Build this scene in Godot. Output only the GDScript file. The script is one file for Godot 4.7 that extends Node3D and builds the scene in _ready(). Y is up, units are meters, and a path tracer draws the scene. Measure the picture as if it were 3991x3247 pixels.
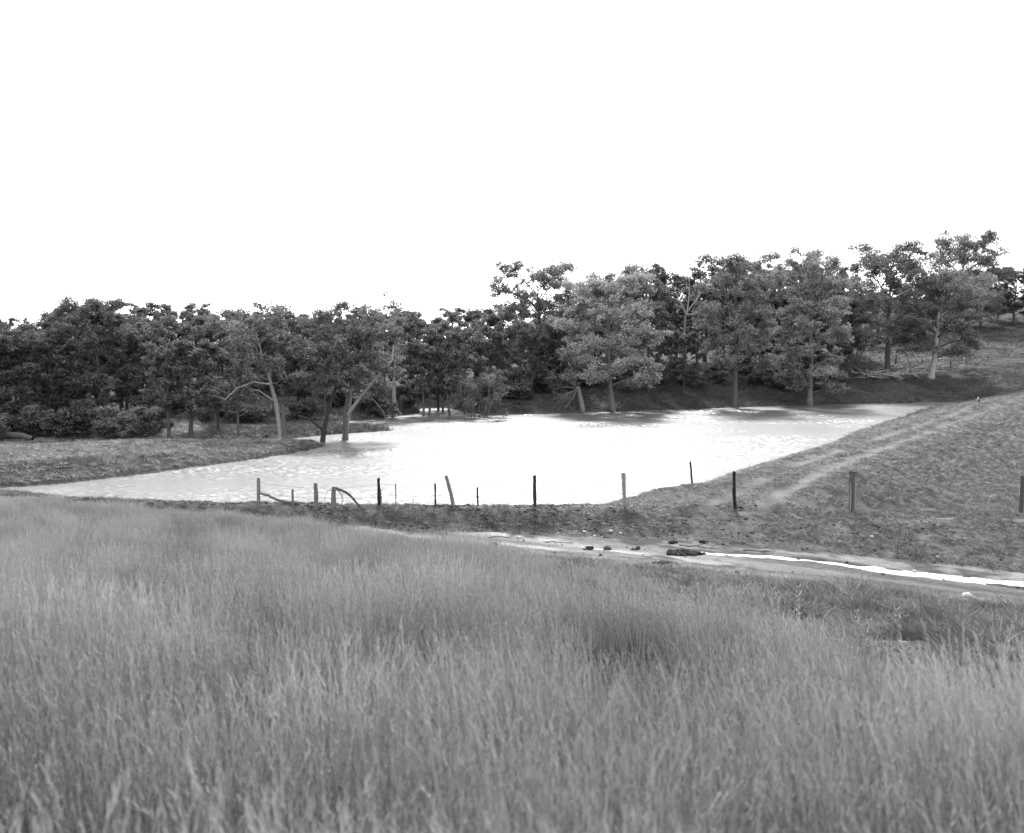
extends Node3D
# A farm pond behind an earth dam, seen from a grassy slope. Units are metres, the pond's surface is y = 0.
# World axes: x to the right, -z away from the slope. "d" below is the distance away, d = -z.

const EYE := 6.8
var rng := RandomNumberGenerator.new()
var fine := FastNoiseLite.new()
var broad := FastNoiseLite.new()
var streak := FastNoiseLite.new()
var names_taken := {}

# shore line of the pond: (x, d)
var pond := PackedVector2Array([
	Vector2(-25.5, 46.4), Vector2(-22.4, 44.6), Vector2(-19.0, 43.1), Vector2(-15.3, 41.9), Vector2(-11.5, 40.9), Vector2(-6.0, 40.2), Vector2(0.0, 40.0), Vector2(3.0, 40.3),
	Vector2(4.6, 42.2), Vector2(5.6, 44.4), Vector2(6.7, 45.4), Vector2(8.2, 46.6), Vector2(12.4, 52.7), Vector2(19.0, 64.0), Vector2(26.6, 76.6), Vector2(35.0, 90.5), Vector2(41.5, 101.0), Vector2(46.0, 107.0), Vector2(50.0, 112.5),
	Vector2(52.0, 116.0), Vector2(44.0, 113.0), Vector2(38.0, 111.5), Vector2(32.0, 109.3), Vector2(23.0, 105.2), Vector2(16.0, 101.8), Vector2(9.6, 99.0), Vector2(3.0, 96.3), Vector2(-2.5, 94.6),
	Vector2(-4.5, 99.0), Vector2(-7.0, 105.0), Vector2(-9.5, 104.0), Vector2(-9.0, 97.0), Vector2(-11.0, 92.6), Vector2(-14.0, 87.0), Vector2(-16.0, 83.5), Vector2(-15.6, 82.0), Vector2(-12.0, 81.0),
	Vector2(-9.0, 78.2), Vector2(-11.0, 76.4), Vector2(-13.2, 74.6), Vector2(-15.8, 71.2), Vector2(-18.0, 69.2), Vector2(-17.5, 68.2), Vector2(-14.6, 67.9),
	Vector2(-12.2, 66.7), Vector2(-12.6, 64.6), Vector2(-13.6, 61.2), Vector2(-15.6, 57.6), Vector2(-17.4, 54.7), Vector2(-19.8, 50.8), Vector2(-22.2, 47.9)])

# across the slope, the waste channel and the low bank with the fence; one column for each x
const CX := [-60.0, -30.0, -18.0, -10.0, -4.0, 0.0, 5.0, 10.0, 15.0, 25.0, 60.0]
const C_NEAR := [44.0, 42.0, 40.0, 38.0, 35.5, 34.0, 31.8, 29.5, 27.0, 22.5, 12.0]
const C_FAR := [45.0, 42.3, 40.2, 38.4, 37.3, 36.8, 36.0, 34.5, 32.0, 28.5, 20.0]
const C_FLOOR := [0.8, 0.4, 0.2, 0.0, -0.15, -0.2, -0.25, -0.32, -0.42, -0.6, -1.0]
const C_CREST := [46.0, 43.2, 41.0, 39.4, 38.8, 38.6, 38.5, 38.5, 38.5, 38.5, 38.5]
const C_TOP := [0.8, 0.3, 0.3, 0.48, 0.5, 0.5, 0.45, 0.3, 0.1, -0.1, -0.3]
const DAM_A := Vector2(9.5, 40.0)
const DAM_DIR := Vector2(0.549, 0.836)

const SDF_X := -140.0
const SDF_D := 20.0
const SDF_STEP := 2.0
const SDF_W := 171
const SDF_H := 171
var sdf := PackedFloat32Array()

var gx := PackedFloat32Array()
var gd := PackedFloat32Array()
var gh := PackedFloat32Array()


func table(t: Array, x: float) -> float:
	if x <= CX[0]:
		return t[0]
	for i in range(1, CX.size()):
		if x < CX[i]:
			var k: float = (x - CX[i - 1]) / (CX[i] - CX[i - 1])
			return lerpf(t[i - 1], t[i], k)
	return t[t.size() - 1]


func shore_exact(p: Vector2) -> float:   # metres to the shore, negative on the water
	var best := 1e12
	var inside := false
	var n := pond.size()
	var a := pond[n - 1]
	for i in n:
		var b := pond[i]
		var ab := b - a
		var t := clampf((p - a).dot(ab) / ab.length_squared(), 0.0, 1.0)
		best = minf(best, p.distance_squared_to(a + ab * t))
		if (a.y > p.y) != (b.y > p.y) and p.x < ab.x * (p.y - a.y) / ab.y + a.x:
			inside = not inside
		a = b
	return -sqrt(best) if inside else sqrt(best)


func shore(x: float, d: float) -> float:
	var u := (x - SDF_X) / SDF_STEP
	var v := (d - SDF_D) / SDF_STEP
	if u < 0.0 or v < 0.0 or u >= SDF_W - 1.0 or v >= SDF_H - 1.0:
		return Vector2(x - clampf(x, -20.0, 50.0), d - clampf(d, 42.0, 110.0)).length()
	var i := int(u)
	var j := int(v)
	var k := j * SDF_W + i
	var s := lerpf(lerpf(sdf[k], sdf[k + 1], u - i), lerpf(sdf[k + SDF_W], sdf[k + SDF_W + 1], u - i), v - j)
	return shore_exact(Vector2(x, d)) if absf(s) < 3.5 else s


func relief(x: float, d: float) -> float:   # height of the ground
	var dn := table(C_NEAR, x)
	var df := table(C_FAR, x)
	var fl := table(C_FLOOR, x)
	var rough := fine.get_noise_2d(x * 3.0, d * 3.0) * 0.05 + broad.get_noise_2d(x * 2.0, d * 2.0) * 0.05
	if d < dn:
		var t := 1.0 - d / dn
		var y := fl + (5.2 - fl) * pow(t, lerpf(1.13, 1.4, smoothstep(0.0, -14.0, x)))
		var hole := Vector2((x - 5.8) / 0.5, (d - 15.5) / 0.34).length()
		y -= 0.16 * smoothstep(1.0, 0.55, hole)
		return y + rough * 1.6 * smoothstep(0.0, 0.1, t) + broad.get_noise_2d(x * 0.6 + 31.0, d * 0.6) * 0.16 * smoothstep(0.0, 0.3, t) * smoothstep(0.0, 4.0, d)
	if d < df:
		var k := sin(PI * (d - dn) / (df - dn))
		var along := streak.get_noise_2d((x + d * 0.3) * 0.35, (d - dn) * 2.2)
		var bed := smoothstep(stream_wide(x) + 0.3, stream_wide(x) * 0.5, absf(d - stream_mid(x))) * smoothstep(4.0, 7.0, x)
		return fl + (along * 0.08 - 0.03) * k * (1.0 - bed) + rough * 0.25 + fine.get_noise_2d(x * 4.0 + 80.0, d * 6.0) * 0.045 - bed * 0.11
	var dc := table(C_CREST, x)
	var top := table(C_TOP, x)
	if d < dc:
		return lerpf(fl, top, smoothstep(0.0, 1.0, (d - df) / (dc - df))) + rough * 1.5
	var s := shore(x, d)
	if s < 0.0:
		return maxf(-1.2, s * 0.35) + rough * 0.2
	var p := Vector2(x, d) - DAM_A
	var along_dam := p.dot(DAM_DIR)
	var across := p.x * DAM_DIR.y - p.y * DAM_DIR.x   # downstream is positive
	# dam
	var crest := lerpf(0.5, 1.0, smoothstep(-3.0, 9.0, along_dam))
	var face := crest - maxf(0.0, absf(across) - 2.0) * (0.36 if across > 0.0 else 0.33)
	# plain below the dam and the low bank
	var plain := lerpf(top, -0.35, smoothstep(0.0, 7.0, d - dc))
	if across < 0.0:
		plain = top
	# meadow on the left shore, a hump that falls away behind
	var back := 57.0 + (x + 28.0) * 0.5
	var meadow := lerpf(lerpf(0.95, 0.42, smoothstep(-23.0, -14.5, x)), 0.3, smoothstep(back, back + 6.0, d))
	# far land
	var hill := s * 0.22 if s < 15.0 else 3.3 + (s - 15.0) * lerpf(0.03, 0.115, smoothstep(0.0, 55.0, x))
	hill = minf(hill, 17.0 + s * 0.004)
	var low := minf(0.5 + maxf(0.0, d - 84.0) * 0.045, 6.0)
	var far := lerpf(low, hill, smoothstep(-8.0, 12.0, x))
	var land := plain
	if x < -6.0 or d > 70.0:
		land = lerpf(lerpf(plain, meadow, smoothstep(42.0, 48.0, d)), far, smoothstep(80.0, 88.0, d))
		if across > 0.0 and x > 0.0:
			land = lerpf(plain, far, smoothstep(88.0, 112.0, d + maxf(0.0, x - 50.0) * 0.4))
	var y := minf(land, 0.03 + s * (0.42 if d < 84.0 or across > -7.0 else 0.5))
	if across > 0.0 and x > 0.0:
		y = land
	if across > -14.0 and along_dam > -6.0 and along_dam < 90.0:
		y = maxf(y, face)
		for w: float in [-0.85, 0.85]:
			y -= 0.05 * smoothstep(0.35, 0.1, absf(across - w)) * smoothstep(-4.0, 2.0, along_dam)
	return y + rough * minf(1.0, s * 1.5 + 0.2)


func stream_mid(x: float) -> float:
	return lerpf(table(C_NEAR, x), table(C_FAR, x), 0.62 + 0.04 * sin(x * 0.9))


func stream_wide(x: float) -> float:
	return 0.07 + 0.2 * smoothstep(5.0, 12.0, x) + 0.05 * sin(x * 2.3) + 0.12 * streak.get_noise_2d(x * 1.5, 3.0)


func ground_at(x: float, d: float) -> float:   # height on the built sheet
	var i := clampi(gx.bsearch(x, false) - 1, 0, gx.size() - 2)
	var j := clampi(gd.bsearch(d, false) - 1, 0, gd.size() - 2)
	var u := (x - gx[i]) / (gx[i + 1] - gx[i])
	var v := (d - gd[j]) / (gd[j + 1] - gd[j])
	var k := j * gx.size() + i
	var w := gx.size()
	return lerpf(lerpf(gh[k], gh[k + 1], u), lerpf(gh[k + w], gh[k + w + 1], u), v)


func prepare() -> void:
	fine.seed = 3
	fine.frequency = 0.35
	fine.fractal_octaves = 3
	broad.seed = 8
	broad.frequency = 0.11
	broad.fractal_octaves = 3
	streak.seed = 21
	streak.frequency = 0.4
	streak.fractal_octaves = 3
	sdf.resize(SDF_W * SDF_H)
	for j in SDF_H:
		for i in SDF_W:
			sdf[j * SDF_W + i] = shore_exact(Vector2(SDF_X + i * SDF_STEP, SDF_D + j * SDF_STEP))
	gx = lines(-27.0, 36.0, 0.25, -420.0, 460.0)
	gd = lines(2.0, 54.0, 0.25, -20.0, 700.0)
	gh.resize(gx.size() * gd.size())
	for j in gd.size():
		for i in gx.size():
			gh[j * gx.size() + i] = relief(gx[i], gd[j])


func lines(a: float, b: float, step: float, least: float, most: float) -> PackedFloat32Array:
	var out := PackedFloat32Array()
	var s := step
	var x := a
	while x > least:
		s *= 1.045
		x -= s
		out.insert(0, x)
	x = a
	while x < b:
		out.append(x)
		x += step
	s = step
	while x < most:
		out.append(x)
		s *= 1.03
		x += s
	return out


# ---------------------------------------------------------------- tools

class Shape:
	var v := PackedVector3Array()
	var n := PackedVector3Array()
	var c := PackedColorArray()
	var i := PackedInt32Array()

	func point(p: Vector3, normal: Vector3, col: Color) -> int:
		v.append(p)
		n.append(normal)
		c.append(col)
		return v.size() - 1

	func tri(a: int, b: int, d: int) -> void:
		i.append(a)
		i.append(b)
		i.append(d)

	func tube(path: PackedVector3Array, radii: PackedFloat32Array, sides: int, col: Color, r: RandomNumberGenerator, uneven := 0.0, capped := true) -> void:
		var side := Vector3.RIGHT
		var last := -1
		var count := path.size()
		var jig := PackedFloat32Array()
		for s in sides:
			jig.append(1.0 + r.randf_range(-uneven, uneven))
		for k in count:
			var t := (path[mini(k + 1, count - 1)] - path[maxi(k - 1, 0)]).normalized()
			side = side - t * side.dot(t)
			side = side.normalized() if side.length() > 0.01 else t.cross(Vector3(0.3, 0.2, 1.0)).normalized()
			var up := t.cross(side)
			var first := v.size()
			for s in sides:
				var a := TAU * s / sides
				var out := side * cos(a) + up * sin(a)
				point(path[k] + out * radii[k] * jig[s] * (1.0 + r.randf_range(-uneven, uneven) * 0.6), out, col)
			if last >= 0:
				for s in sides:
					var s2 := (s + 1) % sides
					tri(last + s, first + s, last + s2)
					tri(last + s2, first + s, first + s2)
			elif capped:
				_cap(path[k], first, sides, -t, col)
			last = first
			if k == count - 1 and capped:
				_cap(path[k], first, sides, t, col)

	func _cap(at: Vector3, first: int, sides: int, normal: Vector3, col: Color) -> void:
		var m := point(at, normal, col)
		var ring := v.size()
		for s in sides:
			point(v[first + s], normal, col)
		for s in sides:
			tri(m, ring + s, ring + (s + 1) % sides)

	func leaf(at: Vector3, along: Vector3, normal: Vector3, length: float, width: float, col: Color) -> void:
		var across := along.cross(normal)
		across = across.normalized() if across.length() > 0.01 else Vector3.RIGHT
		var nn := across.cross(along).normalized()
		var a := point(at, nn, col)
		var mid := at + along * length * 0.45 - nn * length * 0.08
		var b := point(mid + across * width * 0.5 + nn * width * 0.18, (nn - across * 0.3).normalized(), col)
		var d := point(mid - across * width * 0.5 + nn * width * 0.18, (nn + across * 0.3).normalized(), col)
		var e := point(at + along * length, nn, col)
		tri(a, e, b)
		tri(a, d, e)

	func blade(at: Vector3, tip: Vector3, bend: Vector3, width: float, col: Color) -> void:
		var across := (tip - at).cross(bend + Vector3(0.01, 0.0, 0.013))
		across = across.normalized() * width * 0.5
		var nn := across.cross(tip - at).normalized()
		if nn.y < 0.0:
			nn = -nn
			across = -across
		nn = (nn + Vector3(0, 0.6, 0)).normalized()
		var last := -1
		for k in 4:
			var t := k / 3.0
			var p := at.lerp(tip, t) + bend * t * t
			var w := 1.0 - t * t * 0.75
			var a := point(p - across * w, nn, col)
			var _b := point(p + across * w, nn, col)
			if last >= 0:
				tri(last, a, last + 1)
				tri(last + 1, a, a + 1)
			last = a

	func mesh() -> ArrayMesh:
		var m := ArrayMesh.new()
		var arr := []
		arr.resize(Mesh.ARRAY_MAX)
		arr[Mesh.ARRAY_VERTEX] = v
		arr[Mesh.ARRAY_NORMAL] = n
		arr[Mesh.ARRAY_COLOR] = c
		arr[Mesh.ARRAY_INDEX] = i
		m.add_surface_from_arrays(Mesh.PRIMITIVE_TRIANGLES, arr)
		return m


func grey(x: float) -> Color:   # a linear reflectance as a material colour
	return Color(x, x, x).linear_to_srgb()


func tone(x: float) -> Color:   # a linear reflectance as a vertex colour
	return Color(x, x, x)


func numbered(called: String) -> String:
	var k: int = names_taken.get(called, 0)
	names_taken[called] = k + 1
	return called if k == 0 else "%s_%03d" % [called, k]


func tag(o: Node, label: String, category: String, group := "", kind := "") -> Node:
	o.set_meta("label", label)
	o.set_meta("category", category)
	if group != "":
		o.set_meta("group", group)
	if kind != "":
		o.set_meta("kind", kind)
	return o


func thing(called: String, at: Vector3, label: String, category: String, group := "") -> Node3D:
	var o := Node3D.new()
	o.name = numbered(called)
	add_child(o)
	o.position = at
	tag(o, label, category, group)
	return o


func part(called: String, m: Mesh, mat: Material, parent: Node) -> MeshInstance3D:
	var o := MeshInstance3D.new()
	o.name = called if parent != self else numbered(called)
	o.mesh = m
	o.material_override = mat
	o.cast_shadow = GeometryInstance3D.SHADOW_CASTING_SETTING_ON
	parent.add_child(o, true)
	return o


func noise_texture(size: int, freq: float, low: float, high: float, seed_: int, octaves := 4) -> NoiseTexture2D:
	var f := FastNoiseLite.new()
	f.noise_type = FastNoiseLite.TYPE_SIMPLEX_SMOOTH
	f.seed = seed_
	f.frequency = freq
	f.fractal_octaves = octaves
	var t := NoiseTexture2D.new()
	t.width = size
	t.height = size
	t.seamless = true
	t.noise = f
	var g := Gradient.new()
	g.set_color(0, grey(low))
	g.set_color(1, grey(high))
	t.color_ramp = g
	return t


func surface(rough: float, shine: float, tex: Texture2D = null, scale := Vector3.ONE, relief_cm := 0.0, bump: Texture2D = null) -> StandardMaterial3D:
	var m := StandardMaterial3D.new()
	m.vertex_color_use_as_albedo = true
	m.roughness = rough
	m.metallic_specular = shine
	if tex or bump:
		m.albedo_texture = tex
		m.uv1_triplanar = true
		m.uv1_world_triplanar = true
		m.uv1_scale = scale
	if bump:
		m.heightmap_enabled = true
		m.heightmap_texture = bump
		m.heightmap_scale = relief_cm
	return m


func at_ground(x: float, d: float, sink := 0.0) -> Vector3:
	return Vector3(x, ground_at(x, d) - sink, -d)


# ---------------------------------------------------------------- the scene

var earth_mat: StandardMaterial3D
var leaf_mat: StandardMaterial3D
var grass_mat: StandardMaterial3D
var bark_mat: StandardMaterial3D
var wood_mat: StandardMaterial3D
var clod_mat: StandardMaterial3D
var stone_mat: StandardMaterial3D
var wire_mat: StandardMaterial3D


func _ready() -> void:
	# camera
	var camera := Camera3D.new()
	camera.name = "camera"
	camera.position = Vector3(0, EYE, 0)
	camera.rotation = Vector3(-atan(154.0 / 2100.0), 0, 0)
	camera.near = 0.1
	camera.far = 2000.0
	var lens := CameraAttributesPhysical.new()
	lens.frustum_focal_length = 29.03
	lens.frustum_focus_distance = 45.0
	lens.exposure_aperture = 2.2
	lens.frustum_near = 0.1
	lens.frustum_far = 2000.0
	camera.attributes = lens
	add_child(camera)
	camera.fov = 44.92
	camera.current = true
	# a bright, even, milky sky and a veiled sun from beyond the pond
	var around := WorldEnvironment.new()
	around.name = "world"
	var env := Environment.new()
	env.background_mode = Environment.BG_SKY
	var sky := Sky.new()
	var air := ProceduralSkyMaterial.new()
	air.sky_top_color = Color(0.97, 0.97, 0.97)
	air.sky_horizon_color = Color(1, 1, 1)
	air.sky_curve = 0.2
	air.ground_horizon_color = Color(0.55, 0.55, 0.55)
	air.ground_bottom_color = Color(0.4, 0.4, 0.4)
	air.sky_energy_multiplier = 1.0
	air.sun_angle_max = 12.0
	sky.sky_material = air
	env.sky = sky
	env.tonemap_mode = Environment.TONE_MAPPER_LINEAR
	env.tonemap_exposure = 3.3
	env.sdfgi_enabled = true
	env.ssao_enabled = true
	env.ssil_enabled = true
	around.environment = env
	add_child(around)
	var sun := DirectionalLight3D.new()
	sun.name = "sun"
	sun.light_color = Color(1, 1, 1)
	sun.light_energy = 0.9
	sun.light_angular_distance = 8.0
	sun.shadow_enabled = true
	add_child(sun)
	sun.look_at_from_position(Vector3.ZERO, -Vector3(0.02, 0.71, -0.7), Vector3.UP)

	prepare()
	materials()
	ground()
	water()
	trees()
	fence()
	channel_things()
	plants()
	clods()
	grasses()


func materials() -> void:
	var grain := noise_texture(512, 0.03, 0.62, 1.0, 5)
	var bumps := noise_texture(512, 0.02, 0.0, 1.0, 6, 5)
	earth_mat = surface(0.95, 0.2, grain, Vector3(0.45, 0.45, 0.45), 4.0, bumps)
	leaf_mat = surface(0.7, 0.28)
	leaf_mat.backlight_enabled = true
	leaf_mat.backlight = Color(0.85, 0.85, 0.85)
	grass_mat = surface(0.6, 0.35)
	grass_mat.backlight_enabled = true
	grass_mat.backlight = Color(0.35, 0.35, 0.35)
	var bark := noise_texture(256, 0.04, 0.35, 1.0, 11)
	bark_mat = surface(0.9, 0.2, bark, Vector3(1.6, 0.35, 1.6), 3.0, bark)
	wood_mat = surface(0.85, 0.25, noise_texture(256, 0.05, 0.4, 1.0, 12), Vector3(7.0, 0.9, 7.0), 1.0, noise_texture(256, 0.05, 0.0, 1.0, 13))
	clod_mat = surface(0.95, 0.2, grain, Vector3(1.5, 1.5, 1.5), 3.0, bumps)
	stone_mat = surface(0.8, 0.3, grain, Vector3(2.0, 2.0, 2.0), 1.0, bumps)
	wire_mat = surface(0.6, 0.4)


# ---------------------------------------------------------------- ground and water

func earth_tone(x: float, d: float, y: float, s: float) -> float:   # reflectance of what lies there
	var a := fine.get_noise_2d(x * 1.7, d * 1.7)
	var b := broad.get_noise_2d(x * 3.0 + 50.0, d * 3.0)
	var dn := table(C_NEAR, x)
	var df := table(C_FAR, x)
	var a2 := fine.get_noise_2d(x * 5.0 + 9.0, d * 5.0)
	var turf := 0.043 + a * 0.03 + b * 0.03 + a2 * 0.045
	if d < dn + 0.3 and d < df:
		var soil := 0.05 + a * 0.02
		return lerpf(soil, 0.08 + b * 0.06, smoothstep(dn - 2.5, dn + 0.3, d + b * 2.0) * smoothstep(-6.0, 2.0, x))
	if d < df:
		var across := (d - dn) / (df - dn)
		var silt := streak.get_noise_2d((x + d * 0.25) * 0.22, (d - dn) * 1.9 + x * 0.25)
		var m := lerpf(0.14, 0.085, smoothstep(4.5, 9.0, x)) + silt * 0.15 + a2 * 0.05
		m = lerpf(m, 0.04, smoothstep(0.8, 0.95, across + b * 0.45 + a2 * 0.3))
		m = lerpf(m, 0.045, smoothstep(0.22, 0.05, across + b * 0.5 + a2 * 0.3) * smoothstep(1.0, 6.0, x))
		m = lerpf(m, 0.065 + silt * 0.06, smoothstep(6.0, 12.0, x) * smoothstep(0.62, 0.4, across))
		return clampf(m, 0.025, 0.3)
	var dc := table(C_CREST, x)
	if d < dc:
		var up := (d - df) / (dc - df)
		return clampf(turf * 0.75 + 0.02 + a * 0.02 + a2 * 0.02 + smoothstep(0.7, 1.0, up) * 0.03, 0.02, 0.3)
	if s < 0.0:
		return 0.06
	if s < 0.6:
		turf = lerpf(0.022, turf, smoothstep(0.12, 0.45, s + a * 0.2))
	var p := Vector2(x, d) - DAM_A
	var along_dam := p.dot(DAM_DIR)
	var across_dam := p.x * DAM_DIR.y - p.y * DAM_DIR.x
	if absf(across_dam) < 14.0 and along_dam > -5.0 and along_dam < 80.0:
		for w: float in [-0.85, 0.85]:
			var wear := smoothstep(0.55, 0.15, absf(across_dam - w + b * 0.3)) * smoothstep(-0.25, 0.3, broad.get_noise_2d(along_dam * 1.3 + w * 40.0, 4.0) + 0.25)
			turf = lerpf(turf, 0.11 + a * 0.05, wear * smoothstep(-5.0, 1.0, along_dam))
		turf = lerpf(turf, 0.085 + a * 0.05, smoothstep(3.0, 0.5, absf(along_dam)) * smoothstep(5.0, 2.0, absf(across_dam)) * 0.7)
	if d > 84.0 and across_dam < -6.0 or d > 112.0:
		turf = 0.04 + a * 0.02 + b * 0.02
	return maxf(turf, 0.015)


func ground() -> void:
	var sh := Shape.new()
	var w := gx.size()
	for j in gd.size():
		for i in w:
			var x := gx[i]
			var d := gd[j]
			var k := j * w + i
			var i0 := maxi(i - 1, 0)
			var i1 := mini(i + 1, w - 1)
			var j0 := maxi(j - 1, 0)
			var j1 := mini(j + 1, gd.size() - 1)
			var sx := (gh[j * w + i1] - gh[j * w + i0]) / (gx[i1] - gx[i0])
			var sd := (gh[j1 * w + i] - gh[j0 * w + i]) / (gd[j1] - gd[j0])
			var s := shore(x, d) if d > 38.0 else 9.0
			sh.point(Vector3(x, gh[k], -d), Vector3(-sx, 1.0, sd).normalized(), tone(earth_tone(x, d, gh[k], s)))
	for j in gd.size() - 1:
		for i in w - 1:
			var k := j * w + i
			sh.tri(k, k + w, k + 1)
			sh.tri(k + 1, k + w, k + w + 1)
	tag(part("ground", sh.mesh(), earth_mat, self), "grassy slope, mud channel, earth dam and hillside around the pond", "ground", "", "structure")


func ripple(x: float, d: float) -> float:
	var gust := clampf(0.8 + 1.3 * broad.get_noise_2d(x * 0.5 + 90.0, d * 1.1), 0.25, 1.5)
	return (fine.get_noise_2d(x * 4.6, d * 6.2) * 0.034 + fine.get_noise_2d(x * 1.7 + 70.0, d * 2.4 + 20.0) * 0.03) * gust


func water() -> void:
	var step := 0.17
	var x0 := -27.0
	var d0 := 38.8
	var w := 471
	var h := 466
	var kept := PackedInt32Array()
	kept.resize(w * h)
	kept.fill(-1)
	var sh := Shape.new()
	for j in h:
		for i in w:
			var x := x0 + i * step
			var d := d0 + j * step
			if shore(x, d) < 0.9:
				var y := ripple(x, d)
				var e := 0.06
				var nx := (ripple(x + e, d) - y) / e
				var nd := (ripple(x, d + e) - y) / e
				kept[j * w + i] = sh.point(Vector3(x, y, -d), Vector3(-nx, 1.0, nd).normalized(), tone(0.04))
	for j in h - 1:
		for i in w - 1:
			var k := j * w + i
			if kept[k] >= 0 and kept[k + 1] >= 0 and kept[k + w] >= 0 and kept[k + w + 1] >= 0:
				sh.tri(kept[k], kept[k + w], kept[k + 1])
				sh.tri(kept[k + 1], kept[k + w], kept[k + w + 1])
	var m := surface(0.37, 0.52)
	tag(part("pond_water", sh.mesh(), m, self), "wind-ruffled pale water of the pond", "water", "", "structure")
	# the thread of water in the channel
	var st := Shape.new()
	var last := -1
	for k in 61:
		var x := lerpf(4.6, 26.0, k / 60.0)
		var mid := stream_mid(x)
		var wide := stream_wide(x) + 0.35
		var y := table(C_FLOOR, x) - 0.075
		var a := st.point(Vector3(x, y, -(mid - wide)), Vector3.UP, tone(0.25))
		st.point(Vector3(x, y, -mid), Vector3.UP, tone(0.25))
		st.point(Vector3(x, y, -(mid + wide)), Vector3.UP, tone(0.25))
		if last >= 0:
			for q in 2:
				st.tri(last + q, last + q + 1, a + q)
				st.tri(last + q + 1, a + q + 1, a + q)
		last = a
	var sm := surface(0.3, 0.6)
	tag(part("stream_water", st.mesh(), sm, self), "narrow bright thread of water in the mud channel", "water", "", "structure")


# ---------------------------------------------------------------- trees

func bent_path(a: Vector3, b: Vector3, count: int, bow: Vector3, shake: float) -> PackedVector3Array:
	var out := PackedVector3Array()
	for k in count:
		var t := k / float(count - 1)
		var p := a.lerp(b, t) + bow * sin(PI * t)
		if k > 0 and k < count - 1:
			p += Vector3(rng.randf_range(-1, 1), rng.randf_range(-1, 1), rng.randf_range(-1, 1)) * shake
		out.append(p)
	return out


func taper(a: float, b: float, count: int) -> PackedFloat32Array:
	var out := PackedFloat32Array()
	for k in count:
		out.append(lerpf(a, b, k / float(count - 1)))
	return out


func along_path(path: PackedVector3Array, t: float) -> Vector3:
	var f := clampf(t, 0.0, 1.0) * (path.size() - 1)
	var k := mini(int(f), path.size() - 2)
	return path[k].lerp(path[k + 1], f - k)


func unit() -> Vector3:
	var z := rng.randf_range(-1, 1)
	var a := rng.randf_range(0, TAU)
	var r := sqrt(1.0 - z * z)
	return Vector3(r * cos(a), z, r * sin(a))


# foliage: clumps is an array of [centre, radius]
func foliage(clumps: Array, leaves: int, size: float, flat: float, colour: float) -> ArrayMesh:
	var sh := Shape.new()
	var total := 0.0
	for k in clumps:
		total += k[1] * k[1]
	for k in clumps:
		var r: float = k[1]
		var centre: Vector3 = k[0]
		var much := int(leaves * r * r / total) + 1
		var own := colour * rng.randf_range(0.7, 1.3)
		var wind := Vector3(-0.3, 0.1, 0.1)
		# a clump is a few sprays of leaves, not a ball
		var sprays := maxi(4, int(much / 14.0))
		for s in sprays:
			var dir := unit()
			dir.y = dir.y * flat + 0.12
			var heart := centre + dir * r * pow(rng.randf(), 0.45)
			var lean := (dir + Vector3(0, 0.5, 0) + unit() * 0.5).normalized()
			for q in int(ceil(much / float(sprays))):
				var at := heart + unit() * Vector3(0.32, 0.19, 0.32) * r
				var nn := (lean * 0.8 + unit() * 0.6 + Vector3(0, 0.7, 0)).normalized()
				var al := (unit() + wind - Vector3(0, 0.25, 0)).normalized()
				var l := size * rng.randf_range(0.65, 1.35)
				sh.leaf(at, al, nn, l, l * 0.62, tone(own * rng.randf_range(0.72, 1.3)))
	return sh.mesh()


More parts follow.
